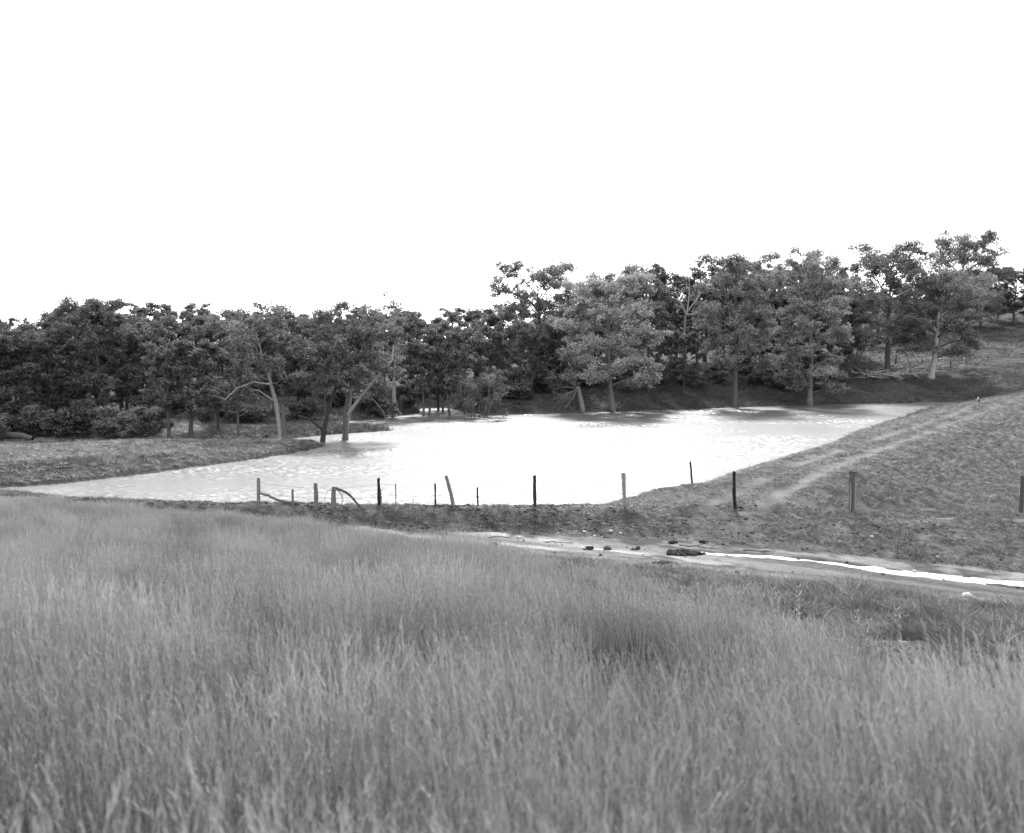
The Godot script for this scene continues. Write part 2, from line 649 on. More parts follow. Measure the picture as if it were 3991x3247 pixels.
# p: h height, r trunk radius, base crown base height, rad crown radius, lean (x, z) of the top, flat, leaves, leaf, tone, bark, limbs, open
func grow(called: String, p: Dictionary) -> Node3D:
	rng.seed = p.seed
	var root := Node3D.new()
	root.name = called
	var h: float = p.h
	var lean: Vector2 = p.get("lean", Vector2.ZERO)
	var base: float = p.base
	var rad: float = p.rad
	var bark := tone(p.get("bark", 0.09))
	var twig := tone(minf(p.get("bark", 0.09), 0.15))
	var trunk := PackedVector3Array()
	var radii := PackedFloat32Array()
	var top := h * 0.9
	var wob := Vector2(rng.randf_range(-1, 1), rng.randf_range(-1, 1)) * h * 0.018
	for k in 12:
		var t := k / 11.0
		var w := wob * sin(t * 5.0)
		trunk.append(Vector3(lean.x * pow(t, 1.25) + w.x, -0.3 + (top + 0.3) * t, lean.y * pow(t, 1.25) + w.y))
		radii.append(p.r * ((1.0 - 0.88 * t) + 0.5 * exp(-t * 22.0)))
	var ts := Shape.new()
	ts.tube(trunk, radii, 9, bark, rng, 0.08)
	part("trunk", ts.mesh(), bark_mat, root)
	var clumps := []
	var bs := Shape.new()
	var limbs: int = p.get("limbs", 16)
	for k in limbs:
		var u := lerpf(base / top * 0.92, 0.96, (k + rng.randf() * 0.7) / limbs)
		var from := along_path(trunk, u)
		var az := k * 2.399 + rng.randf_range(-0.5, 0.5)
		var s := clampf((from.y - base) / (h - base), 0.0, 1.0)
		var wide := rad * pow(maxf(0.05, sin(PI * (s * 0.74 + 0.24))), 0.75)
		var reach := wide * rng.randf_range(0.62, 1.0)
		var climb := reach * lerpf(0.15, 1.1, s) * rng.randf_range(0.7, 1.2) + (h - top) * s
		var to := from + Vector3(cos(az) * reach, minf(climb, h - from.y), sin(az) * reach)
		var path := bent_path(from, to, 6, Vector3(0, reach * 0.1, 0), reach * 0.05)
		var br: float = p.r * lerpf(0.5, 0.2, u) * rng.randf_range(0.8, 1.2)
		bs.tube(path, taper(br, br * 0.18, 6), 5, twig, rng, 0.05, false)
		clumps.append([to, rad * rng.randf_range(0.14, 0.24)])
		for q in p.get("twigs", 6):
			var v := rng.randf_range(0.35, 0.95)
			var f2 := along_path(path, v)
			var out := (unit() + Vector3(cos(az), 0.35, sin(az)) * 0.7).normalized() * reach * rng.randf_range(0.25, 0.62)
			out.y = absf(out.y) * 0.8 - reach * 0.06
			var t2 := f2 + out
			bs.tube(bent_path(f2, t2, 4, Vector3(0, 0.06, 0), 0.05), taper(br * 0.4, br * 0.1, 4), 4, twig, rng, 0.0, false)
			clumps.append([t2, rad * rng.randf_range(0.08, 0.2)])
	for k in int(limbs * p.get("fill", 1.6) * 1.5):
		var s := rng.randf_range(0.05, 1.0)
		var y := minf(lerpf(base, h, s) - rad * 0.1, top + rad * 0.1)
		var c := along_path(trunk, minf(1.0, y / top))
		var wide := rad * pow(maxf(0.04, sin(PI * (s * 0.76 + 0.22))), 0.7) * rng.randf_range(0.55, 0.95)
		var az := rng.randf_range(0, TAU)
		clumps.append([Vector3(c.x + cos(az) * wide, y, c.z + sin(az) * wide), rad * rng.randf_range(0.08, 0.2)])
	clumps.append([Vector3(trunk[11].x, minf(h - rad * 0.16, top + rad * 0.12), trunk[11].z), rad * 0.2])
	if p.has("extra"):
		for e in p.extra:
			clumps.append(e)
	part("branches", bs.mesh(), bark_mat, root)
	part("crown", foliage(clumps, p.leaves, p.get("leaf", 0.26), p.get("flat", 0.7), p.tone), leaf_mat, root)
	return root


func plant(tree: Node3D, x: float, d: float, label: String, group := "", category := "tree", sink := 0.0) -> Node3D:
	tree.name = numbered(tree.name)
	add_child(tree)
	tree.position = at_ground(x, d, sink)
	tag(tree, label, category, group)
	return tree


func bare(sh: Shape, from: Vector3, to: Vector3, r: float, col: Color, depth: int) -> void:
	var long := from.distance_to(to)
	var path := bent_path(from, to, 6, unit() * long * 0.06, long * 0.025)
	sh.tube(path, taper(r, r * 0.35, 6), 6 if depth > 1 else 4, col, rng, 0.06, true)
	if depth <= 0:
		return
	for k in 3:
		var f := along_path(path, rng.randf_range(0.35, 0.95))
		var out := ((to - from).normalized() + unit() * 0.8).normalized() * long * rng.randf_range(0.3, 0.55)
		bare(sh, f, f + out, r * 0.45, col, depth - 1)


func limb(tree: Node3D, points: Array, r0: float, r1: float, col: float, twigs := 3) -> MeshInstance3D:
	var sh := Shape.new()
	var path := PackedVector3Array(points)
	sh.tube(path, taper(r0, r1, path.size()), 7, tone(col), rng, 0.08)
	for k in twigs:
		var f := along_path(path, rng.randf_range(0.45, 1.0))
		var out := (unit() + Vector3(0, 0.2, 0)).normalized() * rng.randf_range(0.7, 1.6)
		bare(sh, f, f + out, r1 * 0.6, tone(col), 1)
	return part("limb", sh.mesh(), bark_mat, tree.get_node("trunk"))


func trees() -> void:
	# ---- trees that stand in the flooded mouth of the left shore
	var t := grow("flooded_tree", {"seed": 41, "h": 10.4, "r": 0.24, "base": 4.7, "rad": 3.5, "lean": Vector2(1.4, -0.6), "leaves": 17250, "tone": 0.112, "bark": 0.27, "limbs": 15, "flat": 0.75, "leaf": 0.156})
	plant(t, -12.0, 70.6, "double-trunked leafy tree standing in the water, one long pale limb arching out over the pond", "tree")
	limb(t, [Vector3(0.42, -0.4, 0.35), Vector3(0.36, 1.4, 0.3), Vector3(0.3, 3.0, 0.1), Vector3(0.5, 4.4, -0.1)], 0.23, 0.12, 0.12, 0)
	limb(t, [Vector3(0.45, 2.9, 0.1), Vector3(1.55, 4.3, 0.5), Vector3(2.4, 5.3, 0.7), Vector3(3.25, 6.1, 0.9), Vector3(3.75, 6.8, 0.9), Vector3(3.8, 7.8, 0.8)], 0.12, 0.04, 0.34, 6)
	limb(t, [Vector3(1.5, 4.25, 0.5), Vector3(2.4, 4.0, 0.9), Vector3(3.1, 3.2, 1.1), Vector3(3.5, 1.9, 1.2)], 0.05, 0.02, 0.16, 4)
	t = grow("flooded_tree", {"seed": 42, "h": 8.2, "r": 0.21, "base": 4.6, "rad": 2.4, "lean": Vector2(1.9, -0.4), "leaves": 10350, "tone": 0.101, "bark": 0.05, "limbs": 11, "leaf": 0.156})
	plant(t, -13.1, 69.0, "dark leaning tree at the water's edge with a broken stub to one side", "tree")
	limb(t, [Vector3(0.35, 1.2, 0), Vector3(-0.25, 1.75, 0.2), Vector3(-0.8, 2.15, 0.25), Vector3(-1.55, 2.4, 0.3)], 0.12, 0.05, 0.05, 1)
	t = grow("bank_tree", {"seed": 43, "h": 9.2, "r": 0.22, "base": 4.7, "rad": 3.3, "lean": Vector2(-1.7, -0.4), "leaves": 14949, "tone": 0.125, "bark": 0.3, "limbs": 14, "leaf": 0.175})
	plant(t, -16.0, 69.6, "pale-trunked tree leaning left at the tip of the grassy point, with bare side branches", "tree")
	limb(t, [Vector3(0.3, -0.3, 0.3), Vector3(0.28, 1.2, 0.25), Vector3(0.15, 2.9, 0.2)], 0.17, 0.09, 0.13, 2)
	limb(t, [Vector3(-0.65, 4.3, 0.3), Vector3(-1.6, 4.5, 1.0), Vector3(-2.6, 4.1, 1.5), Vector3(-3.4, 3.3, 1.7)], 0.08, 0.03, 0.32, 6)
	limb(t, [Vector3(-0.5, 3.2, 0.2), Vector3(-1.3, 3.9, 0.8), Vector3(-2.0, 4.0, 1.2)], 0.07, 0.03, 0.32, 4)
	t = grow("bank_tree", {"seed": 44, "h": 5.0, "r": 0.12, "base": 1.7, "rad": 1.9, "leaves": 7486, "tone": 0.121, "bark": 0.12, "limbs": 9, "leaf": 0.147})
	plant(t, -18.9, 69.5, "small bushy tree with a thin pale trunk behind the grassy point", "tree")
	t = grow("pond_head_tree", {"seed": 45, "h": 9.6, "r": 0.24, "base": 5.2, "rad": 2.6, "lean": Vector2(0.1, -0.3), "leaves": 14259, "tone": 0.150, "bark": 0.28, "limbs": 11, "leaf": 0.175})
	plant(t, -10.8, 92.9, "tree with a pale crooked trunk and drooping dead branches at the head of the pond", "tree")
	limb(t, [Vector3(0.2, 4.6, 0), Vector3(-1.0, 4.1, 0.8), Vector3(-2.2, 4.2, 1.2), Vector3(-3.4, 4.9, 1.6)], 0.09, 0.03, 0.2, 5)
	limb(t, [Vector3(0.1, 3.6, 0.1), Vector3(0.9, 3.5, 0.8), Vector3(1.6, 2.7, 1.2)], 0.06, 0.025, 0.18, 5)
	var thin := ["slender leafy tree growing from the water at the creek mouth", "slender leafy trees at the creek mouth"]
	var spots := [[-8.3, 94.2, 51, -0.4, 9.0], [-7.9, 95.4, 52, 0.5, 9.4], [-6.9, 99.0, 53, 0.7, 9.4], [-5.7, 94.6, 54, -1.1, 8.8], [-4.6, 96.5, 55, 0.3, 9.6]]
	for s in spots:
		t = grow("creek_tree", {"seed": s[2], "h": s[4], "r": 0.13, "base": 3.4, "rad": 2.3, "lean": Vector2(s[3], 0), "leaves": 10695, "tone": 0.121, "bark": 0.14, "limbs": 10, "leaf": 0.175})
		plant(t, s[0], s[1], thin[0], thin[1])
	willow(-3.1, 91.4, 61, 5.6, 2.6, 0.07, "many-stemmed bushy willow standing in shallow water off the far bank")
	# ---- trees along the far bank and on the right hillside
	t = grow("bank_oak", {"seed": 71, "h": 12.8, "r": 0.3, "base": 2.6, "rad": 5.2, "lean": Vector2(-0.9, 0), "leaves": 43700, "tone": 0.228, "bark": 0.17, "limbs": 22, "flat": 0.55, "leaf": 0.212})
	plant(t, 10.0, 99.6, "broad pale-leaved oak with tiered foliage, pale trunk at the far waterline", "tree")
	t = grow("bank_oak", {"seed": 72, "h": 15.4, "r": 0.27, "base": 4.2, "rad": 4.6, "leaves": 36800, "tone": 0.142, "bark": 0.12, "limbs": 20, "flat": 0.68, "leaf": 0.193})
	plant(t, 23.4, 105.8, "tall oak with a long straight bare trunk rising from the far waterline", "tree")
	t = grow("bank_oak", {"seed": 73, "h": 16.4, "r": 0.3, "base": 1.5, "rad": 4.5, "leaves": 41400, "tone": 0.186, "bark": 0.2, "limbs": 24, "flat": 0.68, "leaf": 0.202, "fill": 2.2})
	plant(t, 32.5, 109.9, "tall oak with foliage hanging almost to its foot at the far waterline", "tree")
	t = grow("slope_tree", {"seed": 74, "h": 16.0, "r": 0.36, "base": 4.2, "rad": 6.0, "leaves": 52899, "tone": 0.121, "bark": 0.11, "limbs": 20, "flat": 0.7, "leaf": 0.193, "fill": 3.2})
	plant(t, 47.4, 127.2, "tall straight-trunked tree with an airy top above the brush pile", "tree")
	t = grow("slope_tree", {"seed": 75, "h": 12.2, "r": 0.38, "base": 3.0, "rad": 6.3, "lean": Vector2(1.2, 0), "leaves": 43700, "tone": 0.150, "bark": 0.5, "limbs": 20, "flat": 0.5, "leaf": 0.221, "fill": 2.2})
	plant(t, 52.5, 126.3, "spreading tree with tiered foliage and a whitish trunk on the open slope", "tree")
	t = grow("hill_tree", {"seed": 76, "h": 15.5, "r": 0.35, "base": 2.0, "rad": 7.6, "leaves": 46000, "tone": 0.121, "bark": 0.09, "limbs": 20, "flat": 0.75, "leaf": 0.258, "fill": 2.6})
	plant(t, 78.0, 176.0, "large round tree on the hilltop behind the spreading white-trunked tree", "tree")
	t = grow("slope_tree", {"seed": 77, "h": 12.0, "r": 0.2, "base": 4.0, "rad": 3.4, "leaves": 20700, "tone": 0.112, "bark": 0.12, "limbs": 14, "leaf": 0.193})
	plant(t, 30.1, 121.9, "middle-sized tree with a forked pale trunk behind the long-trunked oak", "tree")
	willow(46.9, 137.8, 78, 8.2, 2.6, 0.05, "small many-stemmed tree on the open slope beside the tall straight-trunked tree")
	t = grow("slope_tree", {"seed": 79, "h": 6.0, "r": 0.12, "base": 2.2, "rad": 1.9, "leaves": 8021, "tone": 0.101, "bark": 0.14, "limbs": 9, "leaf": 0.175})
	plant(t, 36.9, 118.7, "small slender tree on the slope beside the oak with low-hanging foliage", "tree")
	t = grow("slope_tree", {"seed": 80, "h": 12.6, "r": 0.3, "base": 3.5, "rad": 4.8, "leaves": 29899, "tone": 0.112, "bark": 0.09, "limbs": 15, "leaf": 0.193, "fill": 2.2})
	plant(t, 3.0, 112.0, "open-topped tree with a visible dark fork above the far wood", "tree")
	# woodland trees: a few kinds, each planted many times
	var kinds := []
	var looks := [
		{"seed": 11, "h": 10.0, "r": 0.22, "base": 2.2, "rad": 3.3, "leaves": 23172, "tone": 0.083, "flat": 0.7},
		{"seed": 12, "h": 10.0, "r": 0.2, "base": 2.8, "rad": 2.9, "leaves": 21390, "tone": 0.102, "flat": 0.55},
		{"seed": 13, "h": 10.0, "r": 0.24, "base": 1.8, "rad": 3.6, "leaves": 24954, "tone": 0.074, "flat": 0.7},
		{"seed": 14, "h": 10.0, "r": 0.18, "base": 3.0, "rad": 2.6, "leaves": 17825, "tone": 0.122, "flat": 0.5},
		{"seed": 15, "h": 10.0, "r": 0.22, "base": 2.4, "rad": 3.1, "leaves": 21390, "tone": 0.091, "flat": 0.8},
		{"seed": 16, "h": 10.0, "r": 0.17, "base": 3.4, "rad": 2.5, "leaves": 14259, "tone": 0.100, "flat": 0.6}]
	for k in looks.size():
		looks[k].leaf = 0.195
		looks[k].bark = 0.1
		looks[k].limbs = 17
		kinds.append(grow("woodland_tree", looks[k]))
	var looks_like := ["dark full-crowned tree", "grey loosely tiered tree", "broad very dark tree", "narrow pale tiered tree", "round mid-grey tree", "slim airy tree"]
	var words := {
		"left": ["in the depth of the left wood", "back trees of the left wood"],
		"edge": ["at the front of the left wood behind the grassy shore", "front trees of the left wood"],
		"head": ["beyond the head of the pond and the slender creek trees", "trees beyond the head of the pond"],
		"right": ["in the hillside wood behind the waterline oaks", "trees of the hillside wood"],
		"thin": ["on the hillside skyline beside the oak with low-hanging foliage", "airy young hillside trees"],
		"far": ["on the ridge behind the tall straight-trunked tree", "trees along the ridge"],
		"top": ["on the far hilltop meadow", "distant hilltop trees"]}
	rng.seed = 99
	for s in WOOD:
		var o: Node3D = kinds[s[3]].duplicate()
		plant(o, s[0], s[1], looks_like[s[3]] + " " + words[s[4]][0], words[s[4]][1])
		var k: float = s[2] / 10.0
		var w := k * rng.randf_range(0.92, 1.12) * (0.62 if s[4] == "thin" else 1.0)
		o.scale = Vector3(w, k, w)
		o.rotation.y = rng.randf_range(0, TAU)
	for k in kinds:
		k.free()
	shrubs()
	dead_wood()


# a bush of many stems from one root
func willow(x: float, d: float, seed_: int, h: float, rad: float, colour: float, label: String, group := "") -> Node3D:
	rng.seed = seed_
	var root := thing("willow_bush", at_ground(x, d), label, "tree", group)
	var clumps := []
	for k in 7:
		var a := k * TAU / 7.0 + rng.randf_range(-0.4, 0.4)
		var out := rad * rng.randf_range(0.35, 0.9)
		var to := Vector3(cos(a) * out, h * rng.randf_range(0.6, 0.92), sin(a) * out)
		var sh := Shape.new()
		var path := bent_path(Vector3(cos(a) * 0.15, -0.4, sin(a) * 0.15), to, 7, Vector3(cos(a), 0, sin(a)) * out * 0.12, 0.07)
		sh.tube(path, taper(0.075, 0.02, 7), 6, tone(0.16), rng, 0.06)
		for q in 6:
			var f := along_path(path, rng.randf_range(0.35, 1.0))
			var e := f + (unit() + Vector3(cos(a), 0.6, sin(a)) * 0.5) * rad * 0.4
			sh.tube(bent_path(f, e, 4, Vector3(0, 0.05, 0), 0.04), taper(0.022, 0.008, 4), 4, tone(0.15), rng, 0.0, false)
			clumps.append([e, rad * rng.randf_range(0.16, 0.26)])
		clumps.append([to, rad * 0.24])
		part("stem", sh.mesh(), bark_mat, root)
	part("crown", foliage(clumps, int(2600 * rad), 0.15, 0.8, colour * 1.5), leaf_mat, root)
	return root


func shrubs() -> void:
	var kinds := []
	for k in 3:
		rng.seed = 300 + k
		var root := Node3D.new()
		root.name = "shrub"
		var clumps := []
		var sh := Shape.new()
		for q in 11:
			var a := rng.randf_range(0, TAU)
			var e := Vector3(cos(a) * rng.randf_range(0.2, 1.0), rng.randf_range(0.45, 1.5), sin(a) * rng.randf_range(0.2, 1.0))
			sh.tube(bent_path(Vector3(e.x * 0.1, -0.2, e.z * 0.1), e, 4, Vector3.ZERO, 0.06), taper(0.025, 0.008, 4), 4, tone(0.1), rng, 0.0, false)
			clumps.append([e, rng.randf_range(0.3, 0.5)])
		part("stems", sh.mesh(), bark_mat, root)
		part("crown", foliage(clumps, 3600, 0.14, 0.75, [0.065, 0.08, 0.1][k]), leaf_mat, root)
		kinds.append(root)
	rng.seed = 310
	var words := {
		"left": ["leafy shrub at the foot of the dark left wood", "shrubs under the left wood"],
		"head": ["low leafy shrub on the far bank at the head of the pond", "shrubs at the head of the pond"],
		"right": ["low shrub under the hillside oaks", "shrubs under the hillside oaks"]}
	for s in BUSH:
		var o: Node3D = kinds[int(rng.randi() % 3)].duplicate()
		plant(o, s[0], s[1], words[s[3]][0], words[s[3]][1], "shrub")
		o.scale = Vector3(s[2], s[2] * rng.randf_range(0.75, 1.1), s[2])
		o.rotation.y = rng.randf_range(0, TAU)
	for k in kinds:
		k.free()


func dead_wood() -> void:
	rng.seed = 401
	# grey snag among the hillside crowns
	var t := thing("dead_tree", at_ground(20.0, 117.0), "bare whitish dead tree forking among the hillside crowns", "tree")
	var sh := Shape.new()
	sh.tube(PackedVector3Array([Vector3(0, -0.3, 0), Vector3(0.1, 3.0, 0), Vector3(-0.05, 5.6, 0.1), Vector3(0.05, 7.6, 0.2)]), PackedFloat32Array([0.24, 0.18, 0.14, 0.11]), 8, tone(0.2), rng, 0.06)
	part("trunk", sh.mesh(), bark_mat, t)
	for e in [Vector3(-1.7, 11.0, 0.6), Vector3(0.4, 11.6, 0.3), Vector3(2.2, 10.4, 0.8), Vector3(4.2, 8.0, 1.2), Vector3(-1.2, 9.0, 1.4)]:
		sh = Shape.new()
		bare(sh, Vector3(0.05, 7.4, 0.2), e, 0.09, tone(0.32), 2)
		part("limb", sh.mesh(), bark_mat, t)
	# broken leaning trunk at the waterline with a spray of dead twigs
	t = thing("dead_tree", at_ground(6.9, 98.4), "broken leaning pale trunk at the far waterline with dead twigs hanging to the water", "tree")
	sh = Shape.new()
	sh.tube(PackedVector3Array([Vector3(0.1, -0.3, 0), Vector3(-0.1, 0.8, 0), Vector3(-0.45, 2.4, 0.05)]), PackedFloat32Array([0.3, 0.25, 0.2]), 9, tone(0.22), rng, 0.1)
	part("trunk", sh.mesh(), bark_mat, t)
	for k in 9:
		sh = Shape.new()
		var e := Vector3(-0.8 - rng.randf() * 2.0, rng.randf_range(0.1, 2.4), rng.randf_range(0.2, 1.6))
		bare(sh, Vector3(-0.4, 2.2, 0.05), e, 0.035, tone(0.2), 2)
		part("limb", sh.mesh(), bark_mat, t)
	# grey brush on the bank
	for s in [[-0.6, 104.0, 3.6], [1.5, 103.0, 3.0], [2.8, 105.5, 4.2], [4.4, 103.5, 2.6]]:
		t = thing("bare_shrub", at_ground(s[0], s[1]), "grey leafless brush fanning out on the far bank", "shrub", "leafless brush on the far bank")
		sh = Shape.new()
		for k in 9:
			var e: Vector3 = Vector3(rng.randf_range(-0.6, 0.6), 1.0, rng.randf_range(-0.4, 0.5)).normalized() * s[2] * rng.randf_range(0.6, 1.0)
			bare(sh, Vector3(0, -0.1, 0), e, 0.03, tone(0.17), 2)
		part("branches", sh.mesh(), bark_mat, t)
	# brush pile below the tall tree
	t = thing("brush_pile", at_ground(46.2, 124.6), "pile of cut pale limbs below the tall straight-trunked tree", "brush pile")
	for k in 30:
		sh = Shape.new()
		var a := rng.randf_range(-0.5, 0.5) + (PI if k % 2 == 0 else 0.0)
		var from := Vector3(rng.randf_range(-2.2, 2.2), rng.randf_range(0.0, 0.9), rng.randf_range(-0.9, 1.0))
		var to := from + Vector3(cos(a), rng.randf_range(0.0, 0.35), sin(a)) * rng.randf_range(1.2, 2.8)
		bare(sh, from, to, rng.randf_range(0.05, 0.12), tone(rng.randf_range(0.15, 0.45)), 1)
		part("limb", sh.mesh(), bark_mat, t)
	# fallen logs at the edge of the left wood
	t = thing("fallen_log", at_ground(-33.2, 66.5, 0.05), "thick fallen log lying at the foot of the dark left wood", "log")
	sh = Shape.new()
	sh.tube(PackedVector3Array([Vector3(-1.6, 0.42, 0), Vector3(-0.4, 0.45, 0.1), Vector3(0.8, 0.4, 0.1), Vector3(1.5, 0.2, 0.2)]), PackedFloat32Array([0.26, 0.24, 0.2, 0.16]), 9, tone(0.08), rng, 0.08)
	part("log", sh.mesh(), bark_mat, t)
	t = thing("fallen_log", at_ground(-26.0, 66.5, 0.1), "slender fallen trunk propped slantwise at the foot of the dark left wood", "log")
	sh = Shape.new()
	sh.tube(PackedVector3Array([Vector3(-1.4, 0.1, 0.1), Vector3(-0.2, 0.45, 0), Vector3(1.3, 0.95, -0.1)]), PackedFloat32Array([0.13, 0.12, 0.08]), 8, tone(0.12), rng, 0.08)
	part("log", sh.mesh(), bark_mat, t)
	for k in 3:
		sh = Shape.new()
		bare(sh, Vector3(-0.2 + k * 0.5, 0.45 + k * 0.15, 0), Vector3(0.2 + k * 0.5, rng.randf_range(0.0, 1.3), 0.5), 0.03, tone(0.12), 1)
		part("limb", sh.mesh(), bark_mat, t)


const WOOD := [
	[-36.6, 70, 7.2, 2, "edge"], [-34.7, 71, 6.8, 0, "edge"], [-33.7, 74, 7.6, 2, "edge"], [-30.4, 74, 9.1, 0, "edge"], [-29.8, 78, 8.0, 1, "edge"], [-27.8, 76, 7.3, 4, "edge"],
	[-23.4, 68.5, 6.3, 5, "edge"], [-22.3, 69.5, 6.4, 4, "edge"], [-21.6, 74, 6.4, 1, "edge"], [-38.5, 82, 7.4, 2, "edge"], [-35.4, 82, 8.9, 4, "edge"], [-45.9, 88.7, 6.9, 4, "left"],
	[-43.4, 87.8, 6.8, 0, "left"], [-39.7, 85.7, 7.0, 1, "left"], [-37.5, 85.6, 8.6, 1, "left"], [-35.4, 86.1, 8.7, 3, "left"], [-34.8, 89.8, 8.3, 4, "left"], [-30.9, 85.8, 8.0, 0, "left"],
	[-29.0, 86.3, 7.7, 1, "left"], [-28.2, 90.8, 8.3, 1, "left"], [-26.0, 90.8, 7.8, 3, "left"], [-22.7, 87.2, 7.8, 1, "left"], [-20.5, 87.0, 7.3, 4, "left"], [-18.9, 89.1, 7.8, 2, "left"],
	[-16.2, 86.8, 7.3, 1, "left"], [-55.2, 104.6, 7.9, 0, "left"], [-50.8, 101.9, 7.8, 5, "left"], [-48.1, 101.9, 6.9, 0, "left"], [-46.9, 104.7, 8.2, 1, "left"], [-43.1, 101.0, 9.2, 4, "left"],
	[-41.2, 101.8, 9.5, 4, "left"], [-40.3, 105.0, 7.9, 3, "left"], [-38.7, 106.6, 9.3, 3, "left"], [-34.5, 101.9, 9.1, 3, "left"], [-32.1, 103.4, 9.2, 3, "left"], [-30.4, 105.4, 7.9, 4, "left"],
	[-28.1, 107.0, 8.1, 0, "left"], [-25.1, 103.8, 7.9, 0, "left"], [-22.8, 103.8, 7.8, 4, "left"], [-19.4, 100.2, 7.8, 4, "left"], [-20.7, 102.0, 6.4, 1, "head"], [-17.8, 102.4, 7.1, 4, "head"],
	[-15.4, 101.6, 7.6, 4, "head"], [-12.9, 101.7, 6.4, 1, "head"], [-9.9, 101.7, 6.6, 3, "head"], [-7.3, 100.7, 6.8, 1, "head"], [-5.1, 103.9, 7.5, 1, "head"], [-2.3, 102.0, 7.0, 0, "head"],
	[-23.1, 116.1, 7.9, 5, "head"], [-20.9, 118.3, 7.5, 5, "head"], [-18.1, 118.1, 8.4, 3, "head"], [-14.6, 114.1, 8.0, 3, "head"], [-11.7, 114.7, 8.0, 0, "head"], [-9.4, 118.2, 7.3, 3, "head"],
	[-6.8, 118.5, 8.6, 3, "head"], [-4.2, 117.2, 8.3, 4, "head"], [-1.7, 118.7, 7.4, 4, "head"], [-0.7, 114.8, 5.9, 1, "right"], [2.1, 111.8, 5.7, 2, "right"], [5.2, 113.6, 6.2, 1, "right"],
	[8.4, 114.7, 7.1, 4, "right"], [11.0, 112.8, 6.9, 2, "right"], [15.6, 120.2, 10.6, 4, "right"], [19.0, 121.1, 8.3, 1, "right"], [22.1, 120.3, 10.2, 1, "right"], [26.1, 125.4, 11.5, 1, "right"],
	[28.9, 123.3, 11.3, 2, "right"], [32.1, 123.7, 10.0, 1, "right"], [35.1, 122.2, 11.4, 2, "right"], [39.5, 125.2, 9.9, 2, "right"], [-0.4, 134.4, 8.6, 2, "right"], [3.3, 132.7, 8.8, 2, "right"],
	[7.3, 133.4, 9.1, 4, "right"], [10.7, 131.1, 9.7, 4, "right"], [14.3, 131.6, 11.4, 0, "right"], [18.5, 137.1, 12.4, 0, "right"], [22.2, 137.3, 11.1, 2, "right"], [26.1, 137.1, 12.6, 3, "right"],
	[29.7, 133.9, 12.9, 3, "right"], [34.0, 136.8, 12.8, 4, "right"], [37.8, 137.8, 12.7, 3, "right"], [41.0, 137.6, 12.6, 2, "right"], [43.6, 137.1, 11.3, 5, "thin"], [46.2, 141.0, 12.5, 5, "thin"],
	[47.9, 142.8, 10.9, 5, "thin"], [41.7, 138.5, 12.6, 5, "thin"], [82.5, 178, 9.5, 0, "top"], [89.3, 186, 9.5, 2, "top"], [89.4, 180, 9.5, 2, "top"], [98.0, 190, 9.5, 4, "top"],
	[48.4, 150, 8.5, 4, "far"], [54.4, 158, 8, 0, "far"], [59.6, 165, 8, 1, "far"], [61.9, 160, 9, 4, "far"], [67.8, 168, 8.5, 2, "far"], [79.9, 190, 8, 4, "far"],
	[85.7, 195, 8, 0, "far"], [43.5, 140, 11, 1, "far"], [14.6, 108, 9.2, 0, "right"], [18.6, 109, 6.7, 1, "right"], [5.8, 108, 7.6, 2, "right"], [2.2, 105, 6.4, 4, "right"]]
const BUSH := [
	[-34.3, 66.2, 0.87, "left"], [-34.5, 68.4, 1.04, "left"], [-34.2, 69.4, 0.92, "left"], [-33.1, 68.8, 0.82, "left"], [-32.3, 68.9, 1.22, "left"], [-32.0, 70.3, 0.94, "left"],
	[-30.6, 69.0, 1.3, "left"], [-29.8, 69.1, 1.23, "left"], [-29.8, 71.3, 1.25, "left"], [-26.8, 66.1, 0.86, "left"], [-26.7, 67.7, 1.15, "left"], [-26.6, 69.7, 1.17, "left"],
	[-24.4, 66.2, 0.97, "left"], [-25.0, 70.1, 1.21, "left"], [-24.4, 80.5, 0.7, "left"], [-23.4, 82.2, 0.97, "left"], [-21.7, 80.4, 0.97, "left"], [-20.3, 80.8, 0.87, "left"],
	[-17.7, 83.2, 0.94, "left"], [-16.8, 82.8, 1.08, "left"], [-16.3, 90.6, 1.42, "head"], [-15.1, 91.4, 1.19, "head"], [-13.7, 90.7, 1.33, "head"], [-12.5, 91.6, 1.18, "head"],
	[-11.6, 91.0, 1.08, "head"], [-10.1, 98.0, 1.37, "head"], [-2.2, 100.3, 1.29, "head"], [-0.8, 99.9, 1.09, "head"], [0.6, 98.7, 1.32, "head"], [2.2, 106, 1.14, "right"],
	[3.7, 105, 1.19, "right"], [5.7, 106, 0.97, "right"], [8.9, 108, 0.91, "right"], [12.4, 107, 0.97, "right"], [14.8, 110, 0.72, "right"], [29.4, 118, 1.07, "right"],
	[31.4, 115, 0.83, "right"], [35.0, 116, 0.74, "right"], [23.2, 118, 0.73, "right"], [40.0, 122, 1.17, "right"], [16.8, 113, 1.13, "right"], [19.2, 114, 1.2, "right"],
	[20.9, 113, 0.95, "right"], [23.7, 115, 1.18, "right"], [28.0, 117, 1.24, "right"], [30.0, 116, 0.99, "right"], [33.6, 119, 0.99, "right"], [40.4, 126, 1.33, "right"],
	[18.7, 118, 1.48, "right"], [23.6, 120, 0.98, "right"], [27.8, 121, 1.53, "right"], [32.1, 122, 1.6, "right"], [36.5, 123, 1.39, "right"], [14.2, 113, 1.21, "right"],
	[7.9, 109, 1.03, "right"], [11.9, 112, 1.03, "right"], [0.6, 104, 1.46, "right"], [-0.3, 101, 0.95, "right"]]


# ---------------------------------------------------------------- fence

